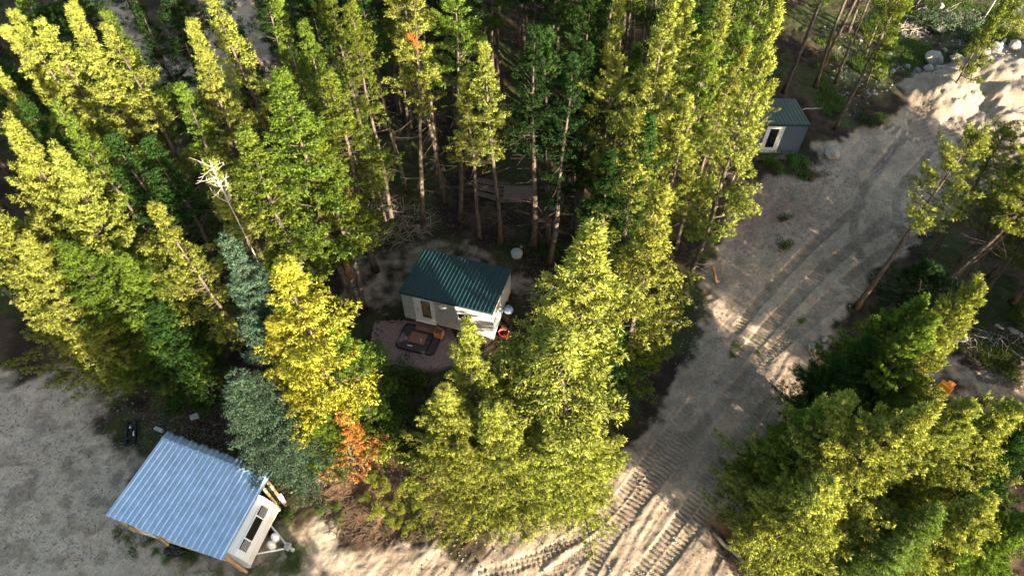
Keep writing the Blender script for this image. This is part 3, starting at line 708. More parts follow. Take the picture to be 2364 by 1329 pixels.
def cabin(name, label, fl, fr, zt, zb, z0, depth, side_mat, door_u, glass, win=None, side_win=None, interior=True, nribs=24):
    """shed-roofed cabin; fl, fr: world xy of the front corners"""
    o = Vector((fl[0], fl[1], 0)); e = Vector((fr[0]-fl[0], fr[1]-fl[1], 0)); W = e.length; rz = math.atan2(e.y, e.x)
    t = empty(name, (o.x, o.y, 0), label, 'cabin', None, rz); D = depth
    ov = .06
    # walls as a shell with a door opening in front
    d0, d1, dz0, dz1 = door_u[0], door_u[1], z0+.08, zt-.22
    wb = MB(); th = .1
    def lap(x0, x1, y, za, zb_f, sgn=1):
        pass
    # front wall in pieces round door and window, as horizontal boards
    holes = [(d0, d1, dz0, dz1)] + ([win] if win else [])
    nb = int((zt-z0)/.17)
    for i in range(nb+1):
        za = z0+i*.17; zc = min(za+.17, zt-.03)
        if zc <= za: continue
        segs = [(0, W)]
        for (a, b_, c, d) in holes:
            if zc > c+.03 and za < d-.03:
                ns = []
                for (p, q) in segs:
                    if a > p: ns.append((p, min(a, q)))
                    if b_ < q: ns.append((max(b_, p), q))
                segs = ns
        for (p, q) in segs:
            n = len(wb.v)
            wb.v += [(p,-.018,za),(q,-.018,za),(q,0,zc),(p,0,zc),(p,th,za),(q,th,za),(q,th,zc),(p,th,zc)]
            wb.f += [tuple(n+j for j in f) for f in ((0,1,2,3),(5,4,7,6),(4,0,3,7),(1,5,6,2),(4,5,1,0),(3,2,6,7))]
    # right and left side walls, sloping top, as lapped boards
    for xs_, sg in ((W, 1), (0, -1)):
        for i in range(nb+1):
            za = z0+i*.17; zc = za+.17
            yl = lambda z: D-th if z <= zb else max(th, (D-th)*(zt-z)/(zt-zb))
            y1a, y1c = yl(za), yl(min(zc, zt-.04)); zc = min(zc, zt-.04)
            if zc <= za: continue
            hs = [(th, y1a, y1c)]
            n = len(wb.v); X0 = xs_+sg*.018; X1 = xs_; Xi = xs_-sg*th
            v = [(X0,th,za),(X0,y1a,za),(X1,y1c,zc),(X1,th,zc),(Xi,th,za),(Xi,y1a,za),(Xi,y1c,zc),(Xi,th,zc)]
            wb.v += v; fs = ((0,1,2,3),(5,4,7,6),(4,0,3,7),(1,5,6,2),(4,5,1,0),(3,2,6,7))
            wb.f += [tuple(n+j for j in (f if sg > 0 else f[::-1])) for f in fs]
    wb.box(0, D-th+.002, z0, W, D, zb-.03)
    wl = wb.build('wall', side_mat, t)
    fb = MB(); fb.box(.1+.002, th+.002, z0-.02, W-.102, D-th, z0+.05); fb.build('floor', M_INT, t)
    if interior:
        ib = MB(); ib.box(d0-.5, 1.25, z0+.05, d1+.5, 1.32, zt-.6); ib.box(d0-.2, .55, z0+.05, d0+.45, 1.2, z0+.75); ib.build('partition', M_INT, t)
    # corner boards
    cb = MB()
    for x in (-.025, W-.055): cb.box(x, -.03, z0, x+.08, .06, zt-.06)
    cb.build('corner_board', side_mat, t)
    # roof
    rb = MB(); sl_ = (zt-zb)/D; y0_, y1_ = -.13, D+.10
    f = lambda y: zt+.03-sl_*y
    ribbed(rb, (-ov, y0_, f(y0_)), (W+ov, y0_, f(y0_)), (-ov, y1_, f(y1_)), (W+ov, y1_, f(y1_)), nribs, .035, .028)
    rf = rb.build('roof', M_GREEN, t)
    fa = MB(); fa.box(-ov, y0_, f(y0_)-.13, W+ov, y0_+.025, f(y0_)-.022)
    fa.build('fascia', M_GREEN, rf)
    # door
    db = MB(); fz = .07
    db.box(d0, -.045, dz0, d0+fz, th, dz1); db.box(d1-fz, -.045, dz0, d1, th, dz1); db.box(d0+fz, -.045, dz1-fz, d1-fz, th, dz1)
    db.box(d0-.02, -.11, dz0-.05, d1+.02, -.004, dz0)
    dr = db.build('door_frame', M_TRIM, t)
    ga, gb, gc, gd = glass
    sb = MB(); a, b_ = d0+fz+.01, d1-fz-.01; c, d = dz0+.02, dz1-fz-.01
    sb.box(a, -.02, c, ga, .03, d); sb.box(gb, -.02, c, b_, .03, d); sb.box(ga, -.02, c, gb, .03, gc); sb.box(ga, -.02, gd, gb, .03, d)
    dd = sb.build('door', M_TRIM, t)
    gl = MB(); gl.box(ga, 0, gc, gb, .012, gd); gl.build('pane', M_CLEAR if interior else M_GLASS, dd)
    if interior:
        cu = MB()   # light curtain tied back behind the glass
        pts = []
        for i in range(9):
            u = i/8; cu.tube([(ga+.02+(gb-ga-.04)*u, .09, gd-.02), (ga+(gb-ga)*(.1+.5*u), .10, (gc+gd)/2), (ga+.02+(gb-ga)*(.05+.85*u), .09, gc+.05)], .022, 4)
        cu.build('curtain', M_WOOD, dd)
    hb = MB(); hb.tube([(a+.07, -.02, c+.95), (a+.07, -.075, c+.95), (a+.16, -.075, c+.95)], .014, 6); hb.build('handle', M_DARK, dd)
    if win:
        a, b_, c, d = win; q = MB(); k = .055
        for bx in ((a,c,a+k,d),(b_-k,c,b_,d),((a+b_)/2-k/2,c+k,(a+b_)/2+k/2,d-k),(a+k,c,b_-k,c+k),(a+k,d-k,b_-k,d)): q.box(bx[0], -.04, bx[1], bx[2], .05, bx[3])
        wo = q.build('window', M_TRIM, t)
        for u0, u1 in ((a+k, (a+b_)/2-k/2), ((a+b_)/2+k/2, b_-k)): g = MB(); g.box(u0, 0, c+k, u1, .01, d-k); g.build('pane', M_GLASS, wo)
    if side_win:
        a, b_, c, d = side_win; q = MB(); k = .055; xx = W
        for bx in ((a,c,a+k,d),(b_-k,c,b_,d),((a+b_)/2-k/2,c+k,(a+b_)/2+k/2,d-k),(a+k,c,b_-k,c+k),(a+k,d-k,b_-k,d)): q.box(xx+.018, bx[0], bx[1], xx+.06, bx[2], bx[3])
        wo = q.build('window', M_TRIM, t)
        for u0, u1 in ((a+k, (a+b_)/2-k/2), ((a+b_)/2+k/2, b_-k)): g = MB(); g.box(xx+.019, u0, c+k, xx+.03, u1, d-k); g.build('pane', M_GLASS, wo)
    # skid beams
    for yy in (.25, D-.45):
        q = MB(); q.box(.05, yy, -.25, W-.05, yy+.2, z0-.021); q.build('skid', M_GWOOD, t)
    return t
c1 = cabin('cabin', 'small pale-sided cabin with a dark green metal roof, its white door facing the black-edged mat', gp(925,671,2.7), gp(1137,720,2.7), 2.7, 2.15, .42, 3.25, M_SIDE,
      (.62, 1.72, 0, 0), (1.0, 1.5, .82, 2.3), (2.95, 3.75, 1.42, 2.0), (.45, 1.15, 1.35, 2.05), True, 24)
c2 = cabin('cabin', 'distant blue-grey cabin with a green metal roof, half hidden behind the long bright pine', gp(1662,283,2.7), gp(1868,287,2.7), 2.7, 2.15, .42, 3.2, M_SIDE2,
      (3.05, 4.15, 0, 0), (3.3, 3.85, .80, 2.3), None, None, False, 24)
for (u0, u1) in ((2.75, 3.75), (3.95, 4.75)):
    sm_ = Matrix.Translation(c2.location) @ Matrix.Rotation(c2.rotation_euler[2], 4, 'Z'); v = sm_ @ Vector(((u0+u1)/2, -.42, 0))
    so = empty('door_step', (v.x, v.y, hgt(v.x, v.y)), 'wide grey-brown wooden step below the door of the distant blue-grey cabin' if u0 < 3 else 'short wooden step at the right corner of the distant blue-grey cabin', 'step', None, c2.rotation_euler[2])
    q = MB(); L_ = (u1-u0)/2
    for k in range(3): q.box(-L_, -.22+k*.15, .22, L_, -.09+k*.15, .26)
    q.build('tread', M_PLY, so); q = MB(); q.box(-L_+.03, -.2, -.1, -L_+.09, .2, .219); q.box(L_-.09, -.2, -.1, L_-.03, .2, .219); q.build('riser', M_PLY, so)
# ---- open shelter with a corrugated roof, sky blue put into its sheet colour, camper parked under it
A = Vector(gp(243,1189,2.35)+(2.35,)); B = Vector(gp(513,1293,2.35)+(2.35,)); C2 = Vector(gp(618,1106,2.75)+(2.75,)); D2 = Vector(gp(372,1012,2.75)+(2.75,))
sh = empty('carport', (A.x, A.y, 0), 'open wooden shelter with a big corrugated blue-silver metal roof, in the grey yard', 'carport')
def loc(o): return Vector((o[0]-A.x, o[1]-A.y, o[2]))
rb = MB(); ribbed(rb, loc(A), loc(B), loc(D2), loc(C2), 21, .055, .042, .012); roof = rb.build('roof', M_GALV, sh)
# curled upper sheet ends
E0 = D2+Vector((.10,.42,-.20)); E1 = C2+Vector((.10,.42,-.20))
cu = MB(); nseg = 126; k0 = len(cu.v)
up = Vector((0,0,1))
for r in range(5):
    v = r/4
    for i in range(nseg+1):
        u = i/nseg; p = D2.lerp(C2, u).lerp(E0.lerp(E1, u), v); amp = .018+.045*v
        ph = u*21*2*math.pi+v*1.2+.8*math.sin(u*9)
        p = p+Vector((0,0,1))*(amp*math.sin(ph)+.035)+Vector((.02*math.sin(u*40),.03*v*math.sin(u*57),0))
        cu.v.append(tuple(loc(p)))
for r in range(4):
    for i in range(nseg): q = r*(nseg+1)+i; cu.f.append((q, q+1, q+nseg+2, q+nseg+1))
co = cu.build('bent_sheet_edge', M_GALV, sh, True); sm = co.modifiers.new('thick', 'SOLIDIFY'); sm.thickness = .006
ex = (B-A); ex.z = 0; ex.normalize(); ey = Vector((-ex.y, ex.x, 0))
def zr(p):   # underside height of the roof at p
    t = (p-A).dot(ey)/(D2-A).dot(ey); return 2.35+.4*t
for q in (A+ex*.15+ey*.15, A+ex*2.0+ey*.12, B-ex*.12+ey*.25, C2-ex*.10-ey*.3, D2+ex*.2-ey*.3):
    pb = MB(); g = q; pb.tube([tuple(loc((g.x, g.y, hgt(g.x, g.y)-.1))), tuple(loc((g.x, g.y, zr(g)-.16)))], .065, 8); pb.build('post', M_WOOD, sh)
for a, b_ in ((A+ey*.2, B+ey*.2), (D2-ey*.35, C2-ey*.35)):
    q = MB(); za = zr(a)-.09; q.tube([tuple(loc((a.x, a.y, za))), tuple(loc((b_.x, b_.y, za)))], .055, 4); q.build('beam', M_WOOD, sh)
# raking braces that stick out past the roof edge
for p0, p1 in (((516,1284,2.1), (571,1320,.0)), ((617,1110,2.4), (659,1165,.0)), ((300,1216,.9), (332,1231,.15))):
    a = Vector(gp(*p0)+(p0[2],)); b_ = Vector(gp(*p1)+(p1[2],)); q = MB(); q.tube([tuple(loc(a)), tuple(loc(b_))], .07, 8); q.build('brace', M_WOOD, sh)
bx = Vector(gp(648,1146,.9)+(.9,)); q = MB(); q.box(-.09, -.07, -.16, .09, .07, .16, Matrix.Translation(loc(bx)) @ Matrix.Rotation(.6, 4, 'Z')); mt_ = q.build('meter_box', M_WHITE, sh, bevel=.01)
bx = Vector(gp(655,1156,.6)+(.6,)); q = MB(); q.box(-.08, -.06, -.14, .08, .06, .14, Matrix.Translation(loc(bx)) @ Matrix.Rotation(.6, 4, 'Z')); q.build('outlet_box', M_GWOOD, sh, bevel=.01)
# camper: side profile extruded across
F0 = Vector(gp(636,1165,1.45)+(0,)); F1 = Vector(gp(568,1298,1.45)+(0,)); cw = (F0-F1).length; ax = (F1-F0).normalized(); cy_ = ax; cx_ = Vector((-ax.y, ax.x, 0))   # cx_ forward
if cx_.dot(ex) < 0: cx_ = -cx_
mid = (F0+F1)/2; rz = math.atan2(cx_.y, cx_.x)
cp = empty('camper_trailer', (mid.x, mid.y, 0), 'white camper trailer with louvred front window, its nose sticking out from under the metal roof', 'trailer', None, rz)
prof = [(-5.2,.5),(-.25,.5),(0,.85),(.0,1.40),(-.12,1.72),(-.34,2.02),(-.62,2.20),(-1.0,2.27),(-5.2,2.27)]
b_ = MB(); hw = cw/2
for sgn in (-1, 1): b_.v += [(x, sgn*hw, z) for x, z in prof]
k = len(prof); b_.f.append(tuple(range(k))); b_.f.append(tuple(range(k, 2*k))[::-1])
for i in range(k): b_.f.append((i, k+i, k+(i+1) % k, (i+1) % k)[::-1])
b_.f = [f[::-1] for f in b_.f]
body = b_.build('body', M_WHITE, cp, bevel=.05)
def onface(p, q, u0, u1, v0, v1, off, th_):
    """box lying on the sloping front between profile points p, q"""
    p = Vector((p[0], 0, p[1])); q = Vector((q[0], 0, q[1])); d = q-p; L = d.length; d.normalize(); nn = Vector((-d.z, 0, d.x));
    if nn.x < 0: nn = -nn
    Mx = Matrix((( 0, d.x, nn.x, p.x), (1, d.y, nn.y, 0), (0, d.z, nn.z, p.z), (0, 0, 0, 1)))
    return Mx, L
Mx, L = onface(prof[4], prof[5], 0, 0, 0, 0, 0, 0)
fr = MB(); fr.box(-.98, -.08, .0, .98, L+.02, .03, Mx); fr.build('window_frame', M_WHITE, cp)
g = MB(); g.box(-.45, -.02, .031, .45, L-.04, .04, Mx); g.build('front_window', M_GLASS, cp)
for s_ in (-1, 1):
    lv = MB(); bk_ = MB(); bk_.box(s_*.72-.21, -.03, .0301, s_*.72+.21, L-.02, .034, Mx); bk_.build('dark_backing', M_GLASS, cp)  # dark sheet added behind the slats to darken the gaps
    for i in range(5):
        lv.box(s_*.72-.20, -.02+i*L/5.6, .0345, s_*.72+.20, -.02+i*L/5.6+.036, .05, Mx)
    lv.build('louvre_window', M_CONC, cp)
for s_ in (-.55, 0, .55):
    q = MB(); q.lathe([(.035, 0), (.035, .03), (.02, .04)], 10, (-.78, s_*.8, 2.225)); q.build('marker_light', M_GWOOD, cp)
q = MB()
for s_ in (-1, 1): q.tube([(-.2, s_*.62, .48), (.98, .0, .42)], .04, 4)
q.tube([(.35,-.3,.45),(.35,.3,.45)], .03, 4); q.tube([(.95,0,.42),(1.22,0,.42)], .045, 6); q.build('hitch_frame', M_WHITE, cp)
for s_ in (-1, 1):
    q = MB(); q.lathe([(.10,.0),(.155,.03),(.16,.34),(.13,.43),(.07,.47),(.07,.53),(.04,.54)], 18, (.34, s_*.17, .48)); q.build('gas_bottle', M_WHITE, cp, True)
q = MB(); q.box(.84, -.15, .47, 1.06, .15, .68); q.build('battery_box', M_CONC, cp, bevel=.02)
q = MB(); q.tube([(1.0,.05,.4),(1.0,.05,.0)], .03, 8); q.tube([(1.0,.05,.0),(1.0,.05,-.02)], .09, 8); q.build('jack', M_WHITE, cp)
for s_ in (-1, 1):
    q = MB(); q.tube([(-3.0, s_*(hw-.22), .35), (-3.0, s_*(hw-.02), .35)], .35, 20); q.build('wheel', M_BLACKP, cp)
q = MB(); q.box(-5.1, -hw+.1, .38, -.25, hw-.1, .499); q.build('chassis', M_DARK, cp)

# ---- things in the yard
def W3(x, y, z=0): X_, Y_ = gp(x, y, z); return Vector((X_, Y_, z))
# black skid-steer attachment
p = W3(306, 968); q_ = W3(302, 1034); rz = math.atan2((q_-p).y, (q_-p).x); mid = (p+q_)/2
at_ = empty('loader_attachment', (mid.x, mid.y, hgt(mid.x, mid.y)), 'black steel loader attachment frame lying on the grey yard left of the metal roof', 'attachment', None, rz)
q = MB()
for y_ in (-.18, .22): q.box(-.62, y_-.04, .1, .62, y_+.04, .2)
for x_ in (-.62, -.2, .2, .56): q.box(x_, -.14, .11, x_+.07, .18, .19)
q.build('frame', M_DARK, at_)
q = MB()
for x_ in (-.55,-.38,-.2,.12,.28,.45): q.tube([(x_, -.2, .16), (x_-.03, -.38, .12), (x_+.02, -.48, .04)], [.035,.03,.012], 5)
q.build('teeth', M_DARK, at_)
q = MB(); q.box(-.1, .02, .2, .15, .12, .34); q.box(.3, -.1, .2, .42, .1, .3); q.build('coupler', M_DARK, at_)
q = MB(); q.box(.0, .14, .201, .26, .2, .26); q.box(-.3,-.05,.2,-.22,.03,.24); q.build('label_plate', M_WHITE, at_)
def board(name, a, b_, w_, th_, mat, label, cat, z0=.02, z1=.02, group=None):
    a = W3(*a); b_ = W3(*b_); m_ = (a+b_)/2; L = (b_-a).length; rz = math.atan2((b_-a).y, (b_-a).x)
    q = MB(); q.box(-L/2, -w_/2, 0, L/2, w_/2, th_); o = q.build(name, mat, None, bevel=.006); o.location = (m_.x, m_.y, hgt(m_.x, m_.y)+z0); o.rotation_euler = (0, -math.atan2(z1-z0, L), rz)
    return tag(o, label, cat, group)
board('concrete_block', (443,969), (461,962), .22, .18, M_CONC, 'grey concrete block on the bare soil above the blue metal roof', 'block')
board('concrete_block', (361,991), (380,998), .16, .14, M_CONC, 'grey block just beyond the top left corner of the blue metal roof', 'block')
board('plank', (636,1136), (697,1110), .14, .05, M_WOOD, 'long pale board slanting out from the post beside the camper', 'plank', .1, .2)
board('plank', (672,1140), (706,1122), .06, .04, M_WOOD, 'thin short stick of lumber right of the long pale board', 'plank', .03, .03)
# crumpled black bag
def blob(name, loc_, size, mat, label, cat, seed, sub=3, amp=.35, freq=3., flat=1., group=None, rz=0, facet=False):
    import bmesh
    bm = bmesh.new(); bmesh.ops.create_icosphere(bm, subdivisions=sub, radius=1)
    sv = Vector((seed*3.1, seed*1.7, seed*.9))
    for v in bm.verts:
        d = v.co.normalized(); n = mnoise.noise(d*freq*.5+sv)*amp + mnoise.noise(d*freq+sv)*amp*.6 + mnoise.noise(d*freq*2.3+sv)*amp*.25
        r = 1+n
        v.co = d*r
        if facet:
            for ax_ in facet_axes(seed):
                dd = v.co.dot(ax_[0])
                if dd > ax_[1]: v.co -= ax_[0]*(dd-ax_[1])*.85
    for v in bm.verts: v.co = Vector((v.co.x*size[0], v.co.y*size[1], v.co.z*size[2]))
    me = bpy.data.meshes.new(name); bm.to_mesh(me); bm.free(); me.materials.append(mat)
    if not facet: me.shade_smooth()
    o = link(name, me); o.location = loc_; o.rotation_euler[2] = rz
    return tag(o, label, cat, group)
def facet_axes(seed):
    r = random.Random(seed*77); out = []
    for i in range(9):
        v = Vector((r.gauss(0,1), r.gauss(0,1), r.gauss(0,1))).normalized(); out.append((v, r.uniform(.62,.9)))
    return out
p = W3(408, 1271); blob('plastic_bag', (p.x, p.y, hgt(p.x,p.y)+.12), (.42,.26,.2), M_BLACKP, 'crumpled black plastic bag on the soil below the blue metal roof', 'bag', 4, 4, .5, 5)
p = W3(1193, 590); lid = empty('water_barrel', (p.x, p.y, hgt(p.x,p.y)), 'round grey barrel with a pale lid on shaded soil behind the small cabin', 'barrel')
q = MB(); q.lathe([(.31,0),(.33,.05),(.33,.21),(.30,.25)], 28); q.build('drum', M_CONC, lid, True)
q = MB(); q.lathe([(.345,.251),(.35,.28),(.30,.31),(.26,.305),(.22,.315),(.05,.33)], 28); q.build('lid', M_CONC, lid, True)
# mat, board, steps in front of the cabin door
Mc = Matrix.Translation(c1.location) @ Matrix.Rotation(c1.rotation_euler[2], 4, 'Z')
mo = Mc @ Vector((1.05, -.95, 0)); zg = hgt(mo.x, mo.y)
mt2 = empty('outdoor_mat', (mo.x, mo.y, zg+.03), 'dark outdoor mat with a raised black rounded edge, before the small cabin door', 'mat', None, c1.rotation_euler[2])
def rrect(hx, hy, r, n=6):
    pts = []
    for cx_2, cy_2, a0 in ((hx-r,hy-r,0),(-hx+r,hy-r,90),(-hx+r,-hy+r,180),(hx-r,-hy+r,270)):
        for i in range(n+1): a = R(a0+90*i/n); pts.append((cx_2+r*math.cos(a), cy_2+r*math.sin(a)))
    return pts
pts = rrect(1.05, .78, .22); q = MB(); n = len(pts)
q.v += [(x, y, .0) for x, y in pts]+[(x, y, .02) for x, y in pts]; q.f.append(tuple(range(n, 2*n))); q.f.append(tuple(range(n))[::-1])
for i in range(n): q.f.append((i, (i+1) % n, n+(i+1) % n, n+i))
q.build('mat', M_RUG, mt2)
q = MB(); q.tube([(x, y, .04) for x, y in pts+pts[:1]], .035, 6, False); q.tube([(.62,-.72,.04),(.66,0,.04),(.60,.74,.04)], .03, 6, False); q.build('edging', M_BLACKP, mt2)
bo = Mc @ Vector((.98, -.93, 0)); q = MB(); q.box(-.43, -.32, 0, .43, .32, .05)
brd = q.build('board', M_BROWN, None, bevel=.006); brd.location = (bo.x, bo.y, zg+.10); brd.rotation_euler[2] = c1.rotation_euler[2]; brd.rotation_euler[0] = R(3); tag(brd, 'reddish brown square board lying on the dark mat before the cabin door', 'board')
q = MB(); q.tube([(0,0,0),(.10,.03,0),(.06,-.16,0)], .012, 5); o = q.build('bent_wire', M_WHITE); o.location = (bo.x+.12, bo.y-.12, zg+.19); tag(o, 'small white bent wire on the brown board', 'wire')
q = MB(); q.box(-.13, -.025, 0, .13, .025, .03); o = q.build('white_stick', M_WHITE); v = Mc @ Vector((.72,-1.45,0)); o.location = (v.x, v.y, zg+.06); o.rotation_euler[2] = -.2; tag(o, 'short white stick on the dark mat below the brown board', 'stick')
st = Mc @ Vector((1.25, -.28, 0)); stp = empty('door_steps', (st.x, st.y, zg), 'low reddish wooden step against the cabin below the white door', 'steps', None, c1.rotation_euler[2])
q = MB(); q.box(-.62, -.17, .12, .62, .13, .17); q.build('tread', M_BROWN, stp)
for x_ in (-.55, 0, .5): q = MB(); q.box(x_, -.15, 0, x_+.06, .12, .119); q.build('riser', M_BROWN, stp)
bk = Mc @ Vector((1.98, -.42, 0)); cb_ = empty('wooden_crate', (bk.x, bk.y, zg), 'open orange-brown wooden crate standing on the mat corner under the cabin wall', 'crate', None, c1.rotation_euler[2]-.05)
q = MB(); q.box(-.21,-.2,0,.21,-.175,.5); q.box(-.21,.175,0,.21,.2,.5); q.box(-.21,-.174,0,-.185,.174,.5); q.box(.185,-.174,0,.21,.174,.5); q.build('side', M_BARE_SUNLIT, cb_)
q = MB(); q.box(-.184,-.174,0,.184,.174,.3); q.build('bottom', M_BROWN, cb_)
q = MB(); q.tube([(-.12,.12,.3),(-.12,.12,.95),(-.02,.1,1.08),(.05,.08,1.02)], .018, 6); q.build('handle', M_BARE_SUNLIT, cb_)
# right of the cabin
v = Mc @ Vector((5.25, .55, 0)); bu = empty('bucket', (v.x, v.y, hgt(v.x,v.y)), 'red plastic bucket on the ground beside the right end of the small cabin', 'bucket')
q = MB(); n0 = [(.20,0),(.27,.42),(.285,.42),(.285,.44),(.255,.44),(.19,.03)]; q.lathe(n0, 24); q.f.pop(); q.build('pail', M_RED, bu, True)
q = MB(); q.tube([(.28*math.cos(t_),.0,.43+.2*math.sin(t_)) for t_ in np.linspace(0, math.pi, 9)], .008, 5); q.build('handle', M_WHITE, bu)
v = Mc @ Vector((5.15, 1.75, 0)); gr = empty('barbecue_grill', (v.x, v.y, hgt(v.x,v.y)), 'small silver kettle grill against the right wall of the small cabin', 'grill')
q = MB(); q.lathe([(.06,.55),(.22,.62),(.27,.74),(.27,.76),(.22,.88),(.08,.95)], 20); q.build('kettle', M_GALV, gr, True)
for a in (0, 2.1, 4.2):
    q = MB(); q.tube([(.12*math.cos(a),.12*math.sin(a),.6),(.26*math.cos(a),.26*math.sin(a),0)], .014, 5); q.build('leg', M_DARK, gr)
q = MB(); q.box(-.2,.3,.0,.2,.62,.62); q.build('cabinet', M_DARK, gr)
for i, (dx, rr) in enumerate(((-.14, .22), (-.26, .30), (-.2, .42))):
    a = Mc @ Vector((dx-.12, .35+.25*i, 0)); b2 = Mc @ Vector((dx*.2-.03, .45+.2*i, 0))
    q = MB(); q.tube([(a.x, a.y, .02), (b2.x, b2.y, 1.25+.2*i)], .045, 4); tag(q.build('plank', M_GWOOD), 'grey plank leaning against the left end wall of the small cabin', 'plank', 'planks leaning on the cabin')
# blue tarp pieces behind the central clump
def tarp(px_, py_, rx, ry, seed, label):
    p = W3(px_, py_); n = 14; V = []; F = []
    for j in range(n):
        for i in range(n):
            x = (i/(n-1)*2-1)*rx; y = (j/(n-1)*2-1)*ry
            k = 1+.35*mnoise.noise(Vector((x*1.5+seed, y*1.5, 2.)))
            V.append((x*k, y*k, .10+.22*mnoise.noise(Vector((x*2.4+seed*3, y*2.4, seed)))+.1*mnoise.noise(Vector((x*6, y*6+seed, 5)))))
    for j in range(n-1):
        for i in range(n-1): q = j*n+i; F.append((q, q+1, q+n+1, q+n))
    me = bpy.data.meshes.new('tarp'); me.from_pydata(V, [], F); me.materials.append(M_BLUE); o = link('blue_tarp', me); o.location = (p.x, p.y, hgt(p.x, p.y)+.08); o.rotation_euler[2] = seed
    s = o.modifiers.new('thick', 'SOLIDIFY'); s.thickness = .01
    tag(o, label, 'tarp')
tarp(1318, 648, .45, .3, 1.3, 'crumpled blue tarp between the two tallest tips of the central clump')
tarp(1275, 672, .3, .22, 2.1, 'small blue tarp scrap beside the blunt-tipped pine right of the cabin')
tarp(1440, 700, .7, .4, 3.7, 'larger blue tarp at the foot of the pointed sunlit pine')
tarp(1478, 775, .35, .5, 4.4, 'blue tarp lying furthest down beside the dull olive pine')
# ---- dead treetop (grey snag)
def snag(name, x, y, h, seed, label, zlo=.55, mat=None, r0=.12, nb=26, bl=1.1):
    rs = np.random.RandomState(seed); tc_ = trunk_curve(h, rs, .2); t = empty(name, (x, y, hgt(x, y)), label, 'dead tree')
    q = MB(); q.tube([tc_(z) for z in np.linspace(0, h, 12)], [max(.02, r0*(1-z/h*.85)) for z in np.linspace(0, h, 12)], 7); q.build('trunk', mat or M_DEAD, t, True)
    q = MB()
    for i in range(nb):
        z = h*(zlo+(1-zlo)*rs.rand()); az = rs.rand()*6.28; el = R(rs.uniform(-10, 60)); L = bl*(.4+.8*rs.rand())
        d = np.array([math.cos(az)*math.cos(el), math.sin(az)*math.cos(el), math.sin(el)]); p = tc_(z); pts = [p]
        for k in range(4): d = unit(d+rs.normal(size=3)*.22+np.array([0,0,.12])); p = p+d*L/4; pts.append(p)
        q.tube([tuple(a) for a in pts], [.022,.018,.013,.009,.005], 4, False)
        for k in (2, 3, 4):
            d2 = unit(d+rs.normal(size=3)*.8); q.tube([tuple(pts[k]), tuple(pts[k]+d2*L*.3)], [.014, .005], 3, False)
    q.build('branches', mat or M_DEAD, t, True)
    return t
X_, Y_ = gp(497, 385, 13.3); snag('dead_tree', X_, Y_, 13.3, 5, 'bare bleached dead treetop with curled white branches, above the tall blue spruce', .84, M_WHITEWOOD, .07, 26, .6)
X_, Y_ = gp(2243, 48, 0); snag('dead_tree', X_+.4, Y_-.6, 8, 8, 'slim bare trunk rising past the sapling in the top right corner', .5, None, .07, 10, .8)
X_, Y_ = gp(1700, 425, 0); snag('dead_tree', X_-.5, Y_-.4, 6.5, 9, 'thin bleached dead stem with curly twigs beside the reddish mulch', .3, None, .06, 26, .8)
# trunk foot of the round-topped pine, sunlight put into its orange colour
X_, Y_ = gp(812, 648, 0); q = MB(); q.tube([(0,0,-.1),(-.02,.02,1.0),(-.03,.05,1.9)], [.19,.16,.15], 12); o = q.build('trunk_butt', M_BARE_SUNLIT, None, True); o.location = (X_, Y_, hgt(X_, Y_)); tag(o, 'tall orange-brown trunk foot coloured for the sun on it, left of the small cabin', 'stump')
X_, Y_ = gp(804, 1052, 0); q = MB(); q.tube([(0,0,-.1),(-.05,.05,.35),(-.1,.1,.8)], [.17,.13,.12], 10); o = q.build('trunk_butt', M_BARE_SUNLIT, None, True); o.location = (X_, Y_, hgt(X_, Y_)); tag(o, 'pale sunlit stump at the foot of the orange dead pine', 'stump')
# ---- logs
def log(a, b_, r, label, mat=M_LOG, up_=0, group=None, name='fallen_log', seed=1):
    a = W3(*a); b_ = W3(*b_); rs = random.Random(seed); d = b_-a; n = 6; per = Vector((-d.y, d.x, 0)).normalized(); mid = (a+b_)/2
    pts = [a+d*i/n+per*rs.uniform(-.06, .06)-mid for i in range(n+1)]
    q = MB(); q.tube([(p.x, p.y, r*.8+up_*i/n+hgt(p.x+mid.x, p.y+mid.y)) for i, p in enumerate(pts)], [r*(1-.35*i/n) for i in range(n+1)], 8)
    o = q.build(name, mat, None, True); o.location = (mid.x, mid.y, 0); return tag(o, label, 'log', group)
log((1738,1322), (1646,1228), .13, 'fallen log with grey bark in the sunlit litter, lower right corner of the track', seed=2)
log((2070,39), (2116,48), .16, 'pale fallen trunk on the grass behind the large boulder, left piece', M_DEAD)
log((2165,57), (2206,65), .15, 'pale fallen trunk between two dark bushes on the stony slope', M_DEAD)
log((2138,18), (2112,30), .10, 'short bleached log near the top edge above the dark bushes', M_DEAD)
log((2284,142), (2312,106), .17, 'grey log leaning up from the row of boulders toward the corner', M_DEAD, .4)
log((2335,142), (2355,122), .08, 'thin bare pole behind the big rounded boulder at the right edge', M_DEAD, .3)
log((788,642), (836,606), .05, 'long thin pale pole on the soil left of the small cabin', M_DEAD)
log((862,568), (908,542), .05, 'thin pale pole lying at the brush pile foot', M_DEAD)
log((2114,708), (2140,708), .10, 'short grey log between the dark fir and the tall sunlit pine', M_DEAD)
log((2296,752), (2313,763), .09, 'pale split log left of the row of small stones at right', M_DEAD)
log((1976,708), (1994,684), .13, 'splintered orange trunk piece at the base of the sparse pine', M_BARE_SUNLIT, .5)
log((1655,655), (1640,625), .11, 'splintered reddish trunk piece at the shaded edge of the dirt track', M_BARE_SUNLIT, .4)
log((888,545), (902,520), .06, 'thin pole leaning out of the brush pile', M_DEAD, .5)
log((1850,258), (1900,250), .05, 'thin curved stick on the grass right of the second cabin', M_DEAD)
log((695,1222), (724,1208), .05, 'small bleached stick on bare soil right of the camper', M_DEAD) if False else None
